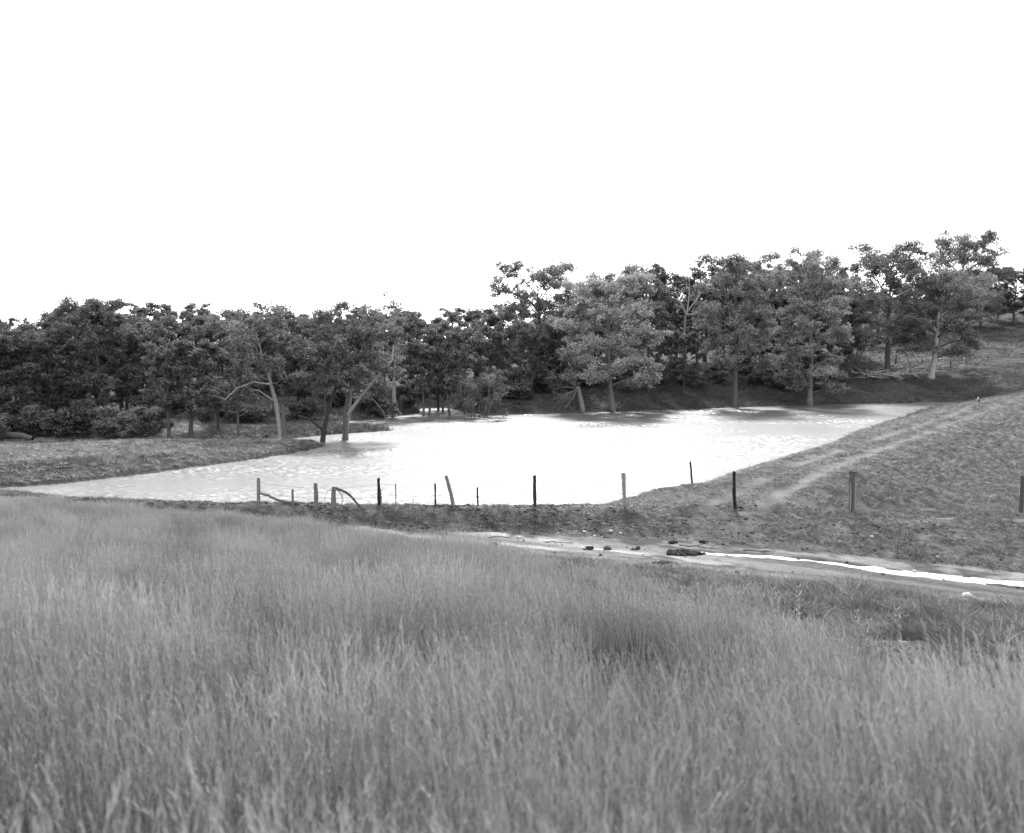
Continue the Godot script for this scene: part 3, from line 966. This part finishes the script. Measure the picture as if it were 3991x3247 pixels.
# a weathered wooden post: lean is the shift of its top, bow bends it
func post(x: float, d: float, h: float, r0: float, r1: float, colour: float, lean: Vector2, label: String, bow := 0.0, group := "") -> Node3D:
	var root := thing("fence_post", at_ground(x, d), label, "fence post", group)
	var sh := Shape.new()
	var path := PackedVector3Array()
	var radii := PackedFloat32Array()
	for k in 10:
		var t := k / 9.0
		var y := lerpf(-0.35, h, t)
		path.append(Vector3(lean.x * t + bow * sin(PI * t) + rng.randf_range(-0.006, 0.006), y, lean.y * t))
		radii.append(lerpf(r0, r1, t) * rng.randf_range(0.93, 1.07))
	sh.tube(path, radii, 10, tone(colour), rng, 0.11)
	# a split, uneven head
	var head := path[9]
	for k in 3:
		var a := rng.randf_range(0, TAU)
		var o := Vector3(cos(a), 0, sin(a)) * r1 * 0.45
		sh.tube(PackedVector3Array([head + o + Vector3(0, -0.06, 0), head + o + Vector3(0, rng.randf_range(0.01, 0.035), 0)]), PackedFloat32Array([r1 * 0.5, r1 * 0.3]), 6, tone(colour * 0.9), rng, 0.15)
	part("post", sh.mesh(), wood_mat, root)
	return root


func crooked(called: String, points: Array, r0: float, r1: float, colour: float, label: String, category: String) -> Node3D:
	var base: Vector3 = points[0]
	var root := thing(called, base, label, category)
	var path := PackedVector3Array()
	for p in points:
		path.append(p - base)
	var more := PackedVector3Array()
	for k in 4 * path.size():
		more.append(along_path(path, k / float(4 * path.size() - 1)) + unit() * r0 * 0.22)
	var sh := Shape.new()
	sh.tube(more, taper(r0, r1, more.size()), 9, tone(colour), rng, 0.1)
	for k in 3:
		var f := along_path(path, rng.randf_range(0.2, 0.9))
		sh.tube(PackedVector3Array([f, f + unit() * r0 * 2.0]), PackedFloat32Array([r1 * 0.6, r1 * 0.3]), 6, tone(colour), rng, 0.1)
	part("pole", sh.mesh(), wood_mat, root)
	return root


func strand(a: Vector3, b: Vector3, sag: float, label: String, group: String) -> void:
	var root := thing("wire_strand", a, label, "fence wire", group)
	var sh := Shape.new()
	var count := 13
	var path := PackedVector3Array()
	for k in count:
		var t := k / float(count - 1)
		path.append((b - a) * t - Vector3(0, sag * 4.0 * t * (1.0 - t), 0))
	sh.tube(path, taper(0.0052, 0.0052, count), 5, tone(0.06), rng)
	var long := a.distance_to(b)
	for k in int(long / 0.35):
		var f := along_path(path, (k + 0.5) / int(long / 0.35))
		for s: float in [-1.0, 1.0]:
			sh.tube(PackedVector3Array([f + Vector3(0.0, -0.018, -0.012 * s), f + Vector3(0.0, 0.018, 0.012 * s)]), PackedFloat32Array([0.002, 0.002]), 3, tone(0.06), rng, 0.0, false)
	part("wire", sh.mesh(), wire_mat, root)


func fence() -> void:
	rng.seed = 501
	var d := 38.8
	post(-10.0, 39.4, 0.98, 0.075, 0.07, 0.2, Vector2(0.02, 0), "old grey post with a dark swollen head, a crooked pole leaning on it")
	crooked("crooked_pole", [at_ground(-8.42, 39.15, -0.04), at_ground(-8.9, 39.2, -0.07), at_ground(-9.25, 39.2, -0.14), at_ground(-9.55, 39.25, -0.33), at_ground(-9.93, 39.3, -0.42)], 0.07, 0.05, 0.14, "thick crooked pole lying against the old grey post with the dark head", "pole")
	post(-8.55, 38.95, 0.7, 0.045, 0.04, 0.16, Vector2(0, 0), "short thin post just past the end of the crooked pole")
	post(-7.6, d, 1.0, 0.085, 0.08, 0.17, Vector2(-0.02, 0), "thick square-topped grey post between the crooked pole and the wire coil")
	post(-6.95, d, 0.78, 0.105, 0.075, 0.18, Vector2(0.03, 0), "stout tapered post inside the hanging coil of wire")
	crooked("brace_pole", [at_ground(-5.9, d - 0.05, 0.03), at_ground(-6.2, d, -0.32), at_ground(-6.45, d, -0.56), at_ground(-6.84, d, -0.76)], 0.04, 0.055, 0.09, "dark brace pole slanting up to the stout tapered post", "pole")
	var coil := thing("wire_coil", at_ground(-6.92, d - 0.14), "loose coil of wire hung over the stout tapered post", "wire coil")
	for k in 4:
		var sh := Shape.new()
		var path := PackedVector3Array()
		for q in 33:
			var a := TAU * q / 32.0
			path.append(Vector3(cos(a) * (0.33 + k * 0.012) + k * 0.012, 0.4 + sin(a) * (0.38 + k * 0.008), -0.02 + k * 0.012 + 0.02 * sin(a * 3.0 + k)))
		sh.tube(path, taper(0.007, 0.007, 33), 5, tone(0.13), rng, 0.0, false)
		part("loop", sh.mesh(), wire_mat, coil)
	var dark := post(-5.17, d, 1.06, 0.06, 0.055, 0.025, Vector2(0, 0), "tall dark straight post with a split sliver on one side")
	var sl := Shape.new()
	sl.tube(PackedVector3Array([Vector3(0.07, -0.1, 0.0), Vector3(0.085, 0.35, 0), Vector3(0.07, 0.66, 0)]), PackedFloat32Array([0.035, 0.032, 0.01]), 6, tone(0.14), rng, 0.15)
	part("sliver", sl.mesh(), wood_mat, dark)
	post(-4.5, d, 0.86, 0.027, 0.025, 0.22, Vector2(-0.02, 0), "thin pale stake between the dark split post and the short dark post")
	post(-3.85, 38.7, 0.26, 0.014, 0.012, 0.2, Vector2(0.03, 0), "very short pale stub of a stake on the bank")
	post(-2.97, d, 0.87, 0.036, 0.036, 0.03, Vector2(-0.02, 0), "slim dark post just before the curved leaning post")
	post(-2.25, d, 1.16, 0.085, 0.07, 0.19, Vector2(-0.31, 0), "pale curved post leaning left with a knobbed head", 0.05)
	post(-1.32, d, 0.7, 0.038, 0.036, 0.03, Vector2(-0.02, 0), "short slim dark post beyond the curved leaning post")
	post(0.89, 38.6, 1.22, 0.068, 0.06, 0.035, Vector2(-0.02, 0), "tall dark round post alone on the bank against the water")
	post(4.42, 38.9, 1.26, 0.075, 0.085, 0.26, Vector2(-0.09, 0), "pale ringed post leaning slightly, at the corner of the pond")
	post(4.55, 38.4, 0.52, 0.012, 0.01, 0.6, Vector2(0.0, 0), "thin white stake beside the pale ringed post")
	post(8.35, 46.2, 1.08, 0.05, 0.045, 0.03, Vector2(-0.12, 0), "dark leaning post at the water's edge below the dam")
	post(8.62, 38.4, 1.4, 0.07, 0.06, 0.02, Vector2(-0.1, 0), "black bent post carrying wires at the near end of the dam", -0.03)
	var big := post(13.4, 39.3, 1.6, 0.125, 0.14, 0.1, Vector2(-0.02, 0), "thick split dark post carrying wires below the dam face")
	for s in [[0.16, 0.95, 0.02], [-0.12, 1.2, 0.03], [0.06, 1.45, 0.035], [0.24, 0.8, 0.012]]:
		var sp := Shape.new()
		sp.tube(PackedVector3Array([Vector3(s[0], -0.2, 0.1), Vector3(s[0] + 0.01, s[1] * 0.5, 0.11), Vector3(s[0] - 0.01, s[1], 0.1)]), PackedFloat32Array([s[2], s[2] * 0.9, s[2] * 0.7]), 6, tone(0.26), rng, 0.1)
		part("splint", sp.mesh(), wood_mat, big)
	post(20.5, 40.2, 1.5, 0.08, 0.08, 0.08, Vector2(0.02, 0), "plain dark post past the thick split post")
	# wires, from post to post
	var knots := [
		[at_ground(-10.0, 39.4), [0.5, 0.85]], [at_ground(-7.6, d), [0.45, 0.85]], [at_ground(-5.17, d), [0.45, 0.85]], [at_ground(-2.45, d), [0.45, 0.85]],
		[at_ground(0.88, 38.6), [0.5, 0.9]], [at_ground(4.38, 38.9), [0.5, 0.9]], [at_ground(8.56, 38.4), [0.85, 1.05, 1.27]], [at_ground(13.4, 39.3), [0.9, 1.2, 1.42]], [at_ground(20.5, 40.2), [0.85, 1.1, 1.35]]]
	var words := [
		"slack wire between the old grey post and the thick square-topped post", "slack wire between the square-topped post and the dark split post", "slack wire between the dark split post and the curved leaning post",
		"slack wire between the curved leaning post and the tall lone dark post", "slack wire between the tall lone dark post and the pale ringed post", "slack wire between the pale ringed post and the black bent post",
		"barbed wire strung between the black bent post and the thick split post", "barbed wire strung on from the thick split post below the dam"]
	for k in knots.size() - 1:
		var n: int = mini(knots[k][1].size(), knots[k + 1][1].size())
		for q in n:
			var front := Vector3(0, 0, 0.09)
			strand(knots[k][0] + front + Vector3(0, knots[k][1][q], 0), knots[k + 1][0] + front + Vector3(0, knots[k + 1][1][q], 0), 0.03 + 0.05 * rng.randf(), words[k], words[k])
	# fence far up the slope and two stakes at the end of the dam
	for s in [[51.8, 136.2, 1.1, 0.09, 0.03], [57.4, 132.0, 0.75, 0.1, 0.04], [59.5, 132.2, 0.8, 0.06, 0.1], [54.6, 134.5, 0.9, 0.05, 0.1]]:
		post(s[0], s[1], s[2], s[3], s[3], s[4], Vector2(0.03, 0), "small far post of the fence up the open slope", 0.0, "far posts on the open slope")
	post(45.4, 98.0, 0.45, 0.07, 0.07, 0.6, Vector2.ZERO, "short white stake at the far end of the dam")
	post(43.9, 94.6, 0.3, 0.09, 0.08, 0.03, Vector2.ZERO, "short black stump of a post at the far end of the dam")


# ---------------------------------------------------------------- clods, stones and sticks of the channel

func lump(radius: Vector3, rough: float, colour: float) -> ArrayMesh:
	var sh := Shape.new()
	var f := FastNoiseLite.new()
	f.seed = rng.randi() % 1000
	f.frequency = 0.9
	f.fractal_octaves = 3
	var rows := 9
	var cols := 14
	for j in rows + 1:
		var la := PI * j / rows - PI / 2.0
		for i in cols:
			var lo := TAU * i / cols
			var u := Vector3(cos(la) * cos(lo), sin(la), cos(la) * sin(lo))
			var r := 1.0 + rough * f.get_noise_3dv(u * 1.6) * 1.6
			sh.point(u * radius * r, u, tone(colour * (1.0 + 0.35 * f.get_noise_3dv(u * 4.0))))
	for j in rows:
		for i in cols:
			var a := j * cols + i
			var b := j * cols + (i + 1) % cols
			sh.tri(a, b, a + cols)
			sh.tri(b, b + cols, a + cols)
	return sh.mesh()


func heap(called: String, x: float, d: float, wide: float, deep: float, count: int, size: float, label: String) -> void:
	var root := thing(called, at_ground(x, d), label, "mud clod")
	for k in count:
		var u := Vector2(rng.randfn(0.0, 0.42), rng.randfn(0.0, 0.42))
		u = u.limit_length(1.0)
		var r := size * rng.randf_range(0.5, 1.15)
		var o := part("clod", lump(Vector3(r, r * rng.randf_range(0.55, 0.8), r), 0.45, rng.randf_range(0.025, 0.06)), clod_mat, root)
		var px := x + u.x * wide
		var pd := d + u.y * deep
		o.position = Vector3(px - x, ground_at(px, pd) - ground_at(x, d) + r * 0.25 + (1.0 - u.length()) * size * 1.3, -(pd - d))


func channel_things() -> void:
	rng.seed = 601
	heap("clod_heap", 5.78, 33.5, 0.75, 0.5, 80, 0.075, "largest heap of dark clods in the middle of the pale mud channel")
	heap("clod_heap", 4.85, 31.5, 0.5, 0.28, 40, 0.06, "spread of dark clods where the largest heap runs out to the grass")
	heap("clod_heap", 2.65, 33.9, 0.24, 0.14, 9, 0.07, "small clod heap on the pale mud near a round lone clod")
	heap("clod_heap", 4.35, 34.3, 0.28, 0.1, 8, 0.055, "low line of clods between the small heap and the largest heap")
	heap("clod_heap", -0.62, 33.8, 0.22, 0.12, 6, 0.09, "rounded hump of sod at the grass edge of the channel")
	heap("clod_heap", 5.7, 35.2, 0.26, 0.12, 9, 0.07, "clods fallen from the bank behind the largest heap")
	heap("clod_heap", 6.75, 35.3, 0.16, 0.08, 6, 0.06, "few clods at the foot of the bank past the largest heap")
	heap("clod_heap", 6.8, 30.0, 0.1, 0.06, 3, 0.06, "tiny dark clods at the grass edge below the bright stream")
	var one := part("round_clod", lump(Vector3(0.13, 0.1, 0.12), 0.35, 0.07), clod_mat, self)
	one.position = at_ground(3.27, 34.2, -0.05)
	tag(one, "round lone clod of sod on the pale mud", "mud clod")
	# pale stones
	var stones := [
		[12.74, 27.75, 0.13, "large whitish stone at the near edge of the mud channel"], [12.76, 31.5, 0.06, "small white stone just below the bright stream"],
		[2.66, 36.65, 0.055, "white pebble low on the dark bank above the small clod heap"], [3.63, 36.6, 0.07, "largest of the white stones on the dark bank"], [3.98, 36.5, 0.05, "pale flat pebble beside the largest white bank stone"],
		[3.0, 36.2, 0.05, "white pebble at the very foot of the dark bank"], [12.87, 35.6, 0.06, "pale stone in the rough turf above the stream"], [11.56, 35.1, 0.045, "pale pebble at the turf edge above the stream"],
		[1.7, 36.6, 0.04, "tiny white pebble on the dark bank near the grass tips"], [14.3, 33.4, 0.05, "white pebble lying right beside the bright stream"]]
	for s in stones:
		var r: float = s[2]
		var o := part("pale_stone", lump(Vector3(r * 1.25, r * 0.75, r), 0.22, 0.34), stone_mat, self)
		o.position = at_ground(s[0], s[1], -r * 0.5)
		tag(o, s[3], "stone")
	# washed-down sticks
	var sticks := [
		[6.6, 34.6, 1.5, -0.13, "long dark stick washed up beyond the largest clod heap"], [8.4, 33.9, 1.0, -0.1, "dark stick beside the head of the bright stream"], [-0.2, 35.6, 1.3, -0.1, "dark root lying along the pale mud by the grass"],
		[1.6, 35.1, 1.1, -0.06, "thin dark root in the pale mud above the small clod heap"], [14.0, 30.9, 0.7, 0.0, "short dark stick on the wet mud below the stream"]]
	for s in sticks:
		var at := at_ground(s[0], s[1], -0.03)
		var sh := Shape.new()
		bare(sh, Vector3(-s[2] * 0.5, 0, s[3] * 2.0), Vector3(s[2] * 0.5, 0.02, -s[3] * 2.0), 0.022, tone(0.035), 1)
		var o := part("washed_stick", sh.mesh(), bark_mat, self)
		o.position = at
		tag(o, s[4], "stick")
	var at2 := at_ground(6.15, 15.45, -0.03)
	var pale := Shape.new()
	bare(pale, Vector3(-0.11, 0.02, 0), Vector3(0.12, 0.0, 0.03), 0.016, tone(0.5), 0)
	var ps := part("pale_stick", pale.mesh(), bark_mat, self)
	ps.position = at2
	tag(ps, "short pale stick at the end of the small bare hollow in the grass", "stick")


# ---------------------------------------------------------------- broad-leaved weeds

func weed(x: float, d: float, tall: float, label: String, group: String) -> void:
	var h := tall * 0.8
	var root := thing("weed_plant", at_ground(x, d), label, "weed", group)
	var sh := Shape.new()
	var lean := Vector3(rng.randf_range(-0.08, 0.04), h, rng.randf_range(-0.05, 0.05))
	var path := bent_path(Vector3(0, -0.05, 0), lean, 6, Vector3.ZERO, 0.01)
	sh.tube(path, taper(0.012, 0.005, 6), 6, tone(0.2), rng)
	part("stem", sh.mesh(), grass_mat, root)
	for k in int(12 + h * 8):
		var t := 0.2 + 0.8 * k / (12.0 + h * 8.0)
		var a := k * 2.4
		var ls := Shape.new()
		var up := lerpf(0.4, 1.5, t)
		var al := Vector3(cos(a), up, sin(a)).normalized()
		var l := h * lerpf(0.42, 0.22, t)
		ls.leaf(along_path(path, t), al, Vector3(-cos(a) * up, 1.0, -sin(a) * up).normalized(), l, l * 0.42, tone(0.16 * rng.randf_range(0.85, 1.15)))
		part("leaf", ls.mesh(), grass_mat, root)


func plants() -> void:
	rng.seed = 701
	var near := ["pale broad-leaved weed standing in the short grass below the channel", "pale weeds in the short grass"]
	for s in [[5.92, 20.6, 0.5], [5.17, 19.6, 0.5], [5.05, 18.9, 0.42], [5.3, 18.4, 0.4], [4.25, 22.7, 0.38], [3.6, 19.6, 0.5], [3.4, 19.7, 0.4], [2.75, 29.3, 0.4], [7.8, 25.0, 0.4], [6.6, 27.3, 0.35], [1.4, 27.5, 0.35]]:
		weed(s[0], s[1], s[2], near[0], near[1])
	weed(6.03, 17.3, 0.42, "pale weed behind the small bare hollow in the grass", "")
	weed(5.62, 15.75, 0.4, "pale weed with a crooked stem growing out of the small bare hollow", "")
	weed(6.64, 17.1, 0.48, "tall pale weed beyond the end of the small bare hollow", "")
	weed(5.35, 15.6, 0.25, "low pale weed at the edge of the small bare hollow", "")


# loose lumps of soil on the low bank and along the channel: far too many to count
func clods() -> void:
	rng.seed = 651
	var m := lump(Vector3(1.0, 0.7, 0.9), 0.55, 1.0)
	var places := []
	var tints := PackedColorArray()
	for k in 5200:
		var x := rng.randf_range(-26.0, 22.0)
		var df := table(C_FAR, x)
		var dc := table(C_CREST, x)
		var d := lerpf(df - 0.3, dc + 0.5, pow(rng.randf(), 0.8))
		if k % 6 == 0:
			d = lerpf(table(C_NEAR, x) - 1.2, df, rng.randf())
			if x < -3.0 or rng.randf() < 0.55:
				continue
		if fine.get_noise_2d(x * 2.0 + 15.0, d * 2.0) < -0.02 or shore(x, d) < 0.15:
			continue
		var r := 0.015 + 0.04 * pow(rng.randf(), 3.0)
		var b := Basis(Vector3.UP, rng.randf_range(0, TAU)).scaled(Vector3(r * rng.randf_range(0.8, 1.5), r, r))
		places.append(Transform3D(b, at_ground(x, d, -r * 0.3)))
		tints.append(tone(rng.randf_range(0.03, 0.1)))
	field("soil_clods", m, places, tints, "loose dark lumps of soil on the low bank and along the channel", "soil")
	get_node("soil_clods").material_override = clod_mat


# ---------------------------------------------------------------- grasses

func tuft(stems: int, foot: float, low: float, high: float, width: float, heads: float, droop: float, spread: float) -> ArrayMesh:
	var sh := Shape.new()
	for k in stems:
		var a := rng.randf_range(0, TAU)
		var r := foot * sqrt(rng.randf())
		var at := Vector3(cos(a) * r, -0.03, sin(a) * r)
		var seeding := rng.randf() < heads
		var h := rng.randf_range(low, high)
		if heads > 0.2:   # leaves stay low, flowering stems stand above them
			h = rng.randf_range(lerpf(low, high, 0.45), high * 1.08) if seeding else rng.randf_range(low * 0.6, lerpf(low, high, 0.55))
		var out := Vector3(rng.randfn(0, 1), 0, rng.randfn(0, 1)) * spread * h * (0.7 if seeding else 1.25)
		if rng.randf() < 0.06:   # a broken or trodden stem
			out *= 3.5
			h *= 0.8
		var tip := at + Vector3(0, h, 0) + out
		var bend := Vector3(rng.randfn(-0.4, 1), -0.35, rng.randfn(0, 1)) * droop * h * (1.0 if seeding else 1.8)
		var v := rng.randf_range(0.6, 1.35)
		if heads > 0.2:
			v = rng.randf_range(0.75, 1.3) if seeding else rng.randf_range(0.3, 0.75)
		sh.blade(at, tip, bend, width * rng.randf_range(0.7, 1.3) * (0.6 if seeding else 1.0), tone(v))
		if seeding:
			var e := tip + bend
			var al := ((tip - at) * 0.5 + bend * 2.0).normalized()
			for q in 7:
				var f := e - al * 0.12 * q / 7.0
				sh.leaf(f, (al + unit() * 0.3).normalized(), unit(), 0.035, 0.0055, tone(v * 1.35))
	return sh.mesh()


func field(called: String, m: Mesh, places: Array, colours: PackedColorArray, label: String, category := "grass") -> void:
	var mm := MultiMesh.new()
	mm.transform_format = MultiMesh.TRANSFORM_3D
	mm.use_colors = true
	mm.mesh = m
	mm.instance_count = places.size()
	for k in places.size():
		mm.set_instance_transform(k, places[k])
		mm.set_instance_color(k, colours[k])
	var o := MultiMeshInstance3D.new()
	o.name = numbered(called)
	o.multimesh = mm
	o.material_override = grass_mat
	add_child(o)
	tag(o, label, category, "", "stuff")


func set_tuft(x: float, d: float, wide: float, high: float, lean: Vector2) -> Transform3D:
	var b := Basis(Vector3.UP, rng.randf_range(0, TAU)).scaled(Vector3(wide, high, wide))
	b = Basis(Vector3(1, 0, 0), Vector3(lean.x, 1, lean.y), Vector3(0, 0, 1)) * b
	return Transform3D(b, at_ground(x, d))


func tall_edge(d: float) -> float:   # right of this the sward is short
	var t := [[3.6, 8.0], [4.6, 3.6], [6.0, 2.3], [8.0, 1.9], [12.0, 1.8], [20.0, 0.9], [24.0, 0.0], [28.0, -2.4], [33.0, -5.2], [38.0, -9.0], [60.0, -9.0]]
	for k in range(1, t.size()):
		if d < t[k][0]:
			return lerpf(t[k - 1][1], t[k][1], clampf((d - t[k - 1][0]) / (t[k][0] - t[k - 1][0]), 0.0, 1.0))
	return -9.0


func grasses() -> void:
	rng.seed = 801
	# tall seeding grass of the near slope
	var tall := tuft(230, 0.36, 0.26, 0.76, 0.005, 0.42, 0.06, 0.12)
	var places := []
	var tints := PackedColorArray()
	var shortp := []
	var shortc := PackedColorArray()
	var d := 1.5
	while d < 42.0:
		var step := 0.27 if d < 8.0 else (0.29 if d < 20.0 else 0.32)
		var reach := d * 0.62 + 2.5
		var x := -reach
		while x < reach:
			var px := x + rng.randf_range(-0.5, 0.5) * step
			var pd := d + rng.randf_range(-0.5, 0.5) * step
			x += step
			var patch := broad.get_noise_2d(px * 2.0 + 11.0, pd * 2.0)
			var clump := fine.get_noise_2d(px * 1.3 + 5.0, pd * 1.3)
			var dn := table(C_NEAR, px)
			if px < -9.0:
				dn += 0.4
			if pd > dn - 0.3 + clump * 0.7:
				continue
			var edge := tall_edge(pd) + patch * 2.0
			var k := smoothstep(2.2, -1.6, px - edge)
			var thin := smoothstep(0.0, 5.0, dn - pd)
			var hollow := Vector2((px - 5.75) / 0.75, (pd - 14.9) / 0.95).length()
			if hollow < 1.0 or (fine.get_noise_2d(px * 2.4 + 40.0, pd * 1.2) < -0.17 and rng.randf() < 0.85):
				continue
			var worn := 0.0
			for w in [[-4.7, 13.3, 1.7, 0.9], [-3.4, 11.4, 1.2, 0.7], [-0.1, 6.6, 0.8, 0.35], [1.3, 9.6, 0.9, 0.4], [-1.5, 15.5, 1.4, 0.5], [-0.8, 5.2, 0.5, 0.3], [2.6, 5.4, 0.5, 0.3]]:
				worn = maxf(worn, 1.0 - Vector2((px - w[0]) / w[2], (pd - w[1]) / w[3]).length())
			if rng.randf() < worn * 1.6:
				continue
			var wind := -0.08 - 0.42 * smoothstep(0.8, 5.5, px) + patch * 0.15
			if rng.randf() < k * 1.1 - 0.05:
				var high := lerpf(0.4, 1.05, k) * (1.0 + patch * 0.3 + clump * 0.4) * rng.randf_range(0.8, 1.15) * lerpf(0.45, 1.0, thin)
				places.append(set_tuft(px, pd, rng.randf_range(0.85, 1.2), high, Vector2(wind + rng.randf_range(-0.05, 0.05), rng.randf_range(-0.06, 0.06))))
				tints.append(tone(0.2 * (1.0 + patch * 0.4 + clump * 0.45) * rng.randf_range(0.7, 1.3)))
			elif clump > -0.12 or rng.randf() < 0.45:
				shortp.append(set_tuft(px, pd, rng.randf_range(0.8, 1.4), rng.randf_range(0.7, 1.9) * lerpf(0.3, 1.1, thin) * (1.0 + patch * 1.2 + clump * 0.6), Vector2(wind * 1.2, rng.randf_range(-0.2, 0.2))))
				shortc.append(tone(0.11 * (1.0 + patch * 0.6 + clump * 0.5) * rng.randf_range(0.5, 1.6)))
		d += step
	field("tall_grass", tall, places, tints, "tall pale seeding grass covering the near slope")
	var low := tuft(70, 0.2, 0.06, 0.22, 0.007, 0.05, 0.3, 0.35)
	field("short_grass", low, shortp, shortc, "shorter darker grass between the tall grass and the mud channel")
	# rough turf of the bank, the dam and the left shore
	places = []
	tints = PackedColorArray()
	d = 27.0
	while d < 112.0:
		var step := 0.2 if d < 45.0 else (0.3 if d < 65.0 else 0.45)
		var reach := d * 0.56 + 2.0
		var x := -reach
		while x < reach:
			var px := x + rng.randf_range(-0.5, 0.5) * step
			var pd := d + rng.randf_range(-0.5, 0.5) * step
			x += step
			var df := table(C_FAR, px)
			var patch := broad.get_noise_2d(px * 2.4 + 61.0, pd * 2.4)
			var clump := fine.get_noise_2d(px * 1.6 + 25.0, pd * 1.6)
			if pd < df - 0.1 + clump * 0.8 or (px < -9.0 and pd < df + 0.3):
				continue
			var s := shore(px, pd) if pd > 38.5 else 9.0
			if s < 0.28 + clump * 0.3:
				continue
			var p := Vector2(px, pd) - DAM_A
			var across := p.x * DAM_DIR.y - p.y * DAM_DIR.x
			var al := p.dot(DAM_DIR)
			var on_far := pd > 84.0 and across < -7.0
			if on_far:
				continue
			if al > -4.0 and (absf(absf(across) - 0.85) < 0.36 + clump * 0.3) and rng.randf() < 0.97:
				continue
			if clump < -0.25 and rng.randf() < 0.75:
				continue
			var big := step / 0.2
			var h := rng.randf_range(0.4, 1.25) * (1.0 + patch * 0.9 + clump * 0.7) * lerpf(1.0, 0.65, float(across > -5.0 and across < 2.5))
			places.append(set_tuft(px, pd, rng.randf_range(0.7, 1.2) * big, h * sqrt(big), Vector2(rng.randf_range(-0.3, 0.2), rng.randf_range(-0.2, 0.2))))
			tints.append(tone(0.078 * (1.7 if px < -8.0 and pd > 44.0 else 1.0) * (1.0 + patch * 0.8 + clump * 0.7 + 0.9 * fine.get_noise_2d(px * 5.0, pd * 5.0)) * rng.randf_range(0.5, 1.6)))
		d += step
	field("rough_turf", tuft(46, 0.17, 0.05, 0.17, 0.008, 0.0, 0.3, 0.5), places, tints, "rough cropped turf on the bank, the dam and the left shore")
	# longer grass of the far bank and the hillside
	places = []
	tints = PackedColorArray()
	d = 70.0
	while d < 200.0:
		var step := 0.42 if d < 112.0 else (0.5 if d < 130.0 else 0.9)
		var x := -d * 0.3
		while x < d * 0.58:
			var px := x + rng.randf_range(-0.5, 0.5) * step
			var pd := d + rng.randf_range(-0.5, 0.5) * step
			x += step
			var s := shore(px, pd)
			var p := Vector2(px, pd) - DAM_A
			var across := p.x * DAM_DIR.y - p.y * DAM_DIR.x
			if s < 0.2 or s > 90.0 or (pd < 84.0 and (px > 0.0 or px < -40.0)) or (across > -6.0 and pd < 116.0):
				continue
			if pd > 112.0 and px < 0.0 or pd > 126.0 and px < 32.0:
				continue
			var patch := broad.get_noise_2d(px * 1.4 + 161.0, pd * 1.4)
			if patch < -0.3 and rng.randf() < 0.6:
				continue
			var big := step / 0.42
			places.append(set_tuft(px, pd, rng.randf_range(0.8, 1.3) * big, rng.randf_range(0.6, 1.2) * (1.0 + patch * 0.8), Vector2(rng.randf_range(-0.3, 0.3), rng.randf_range(-0.3, 0.3))))
			tints.append(tone(0.075 * (1.0 + patch * 0.6) * rng.randf_range(0.75, 1.25)))
		d += step
	field("bank_grass", tuft(40, 0.34, 0.12, 0.42, 0.016, 0.0, 0.3, 0.4), places, tints, "unmown grass on the far bank and the open hillside")
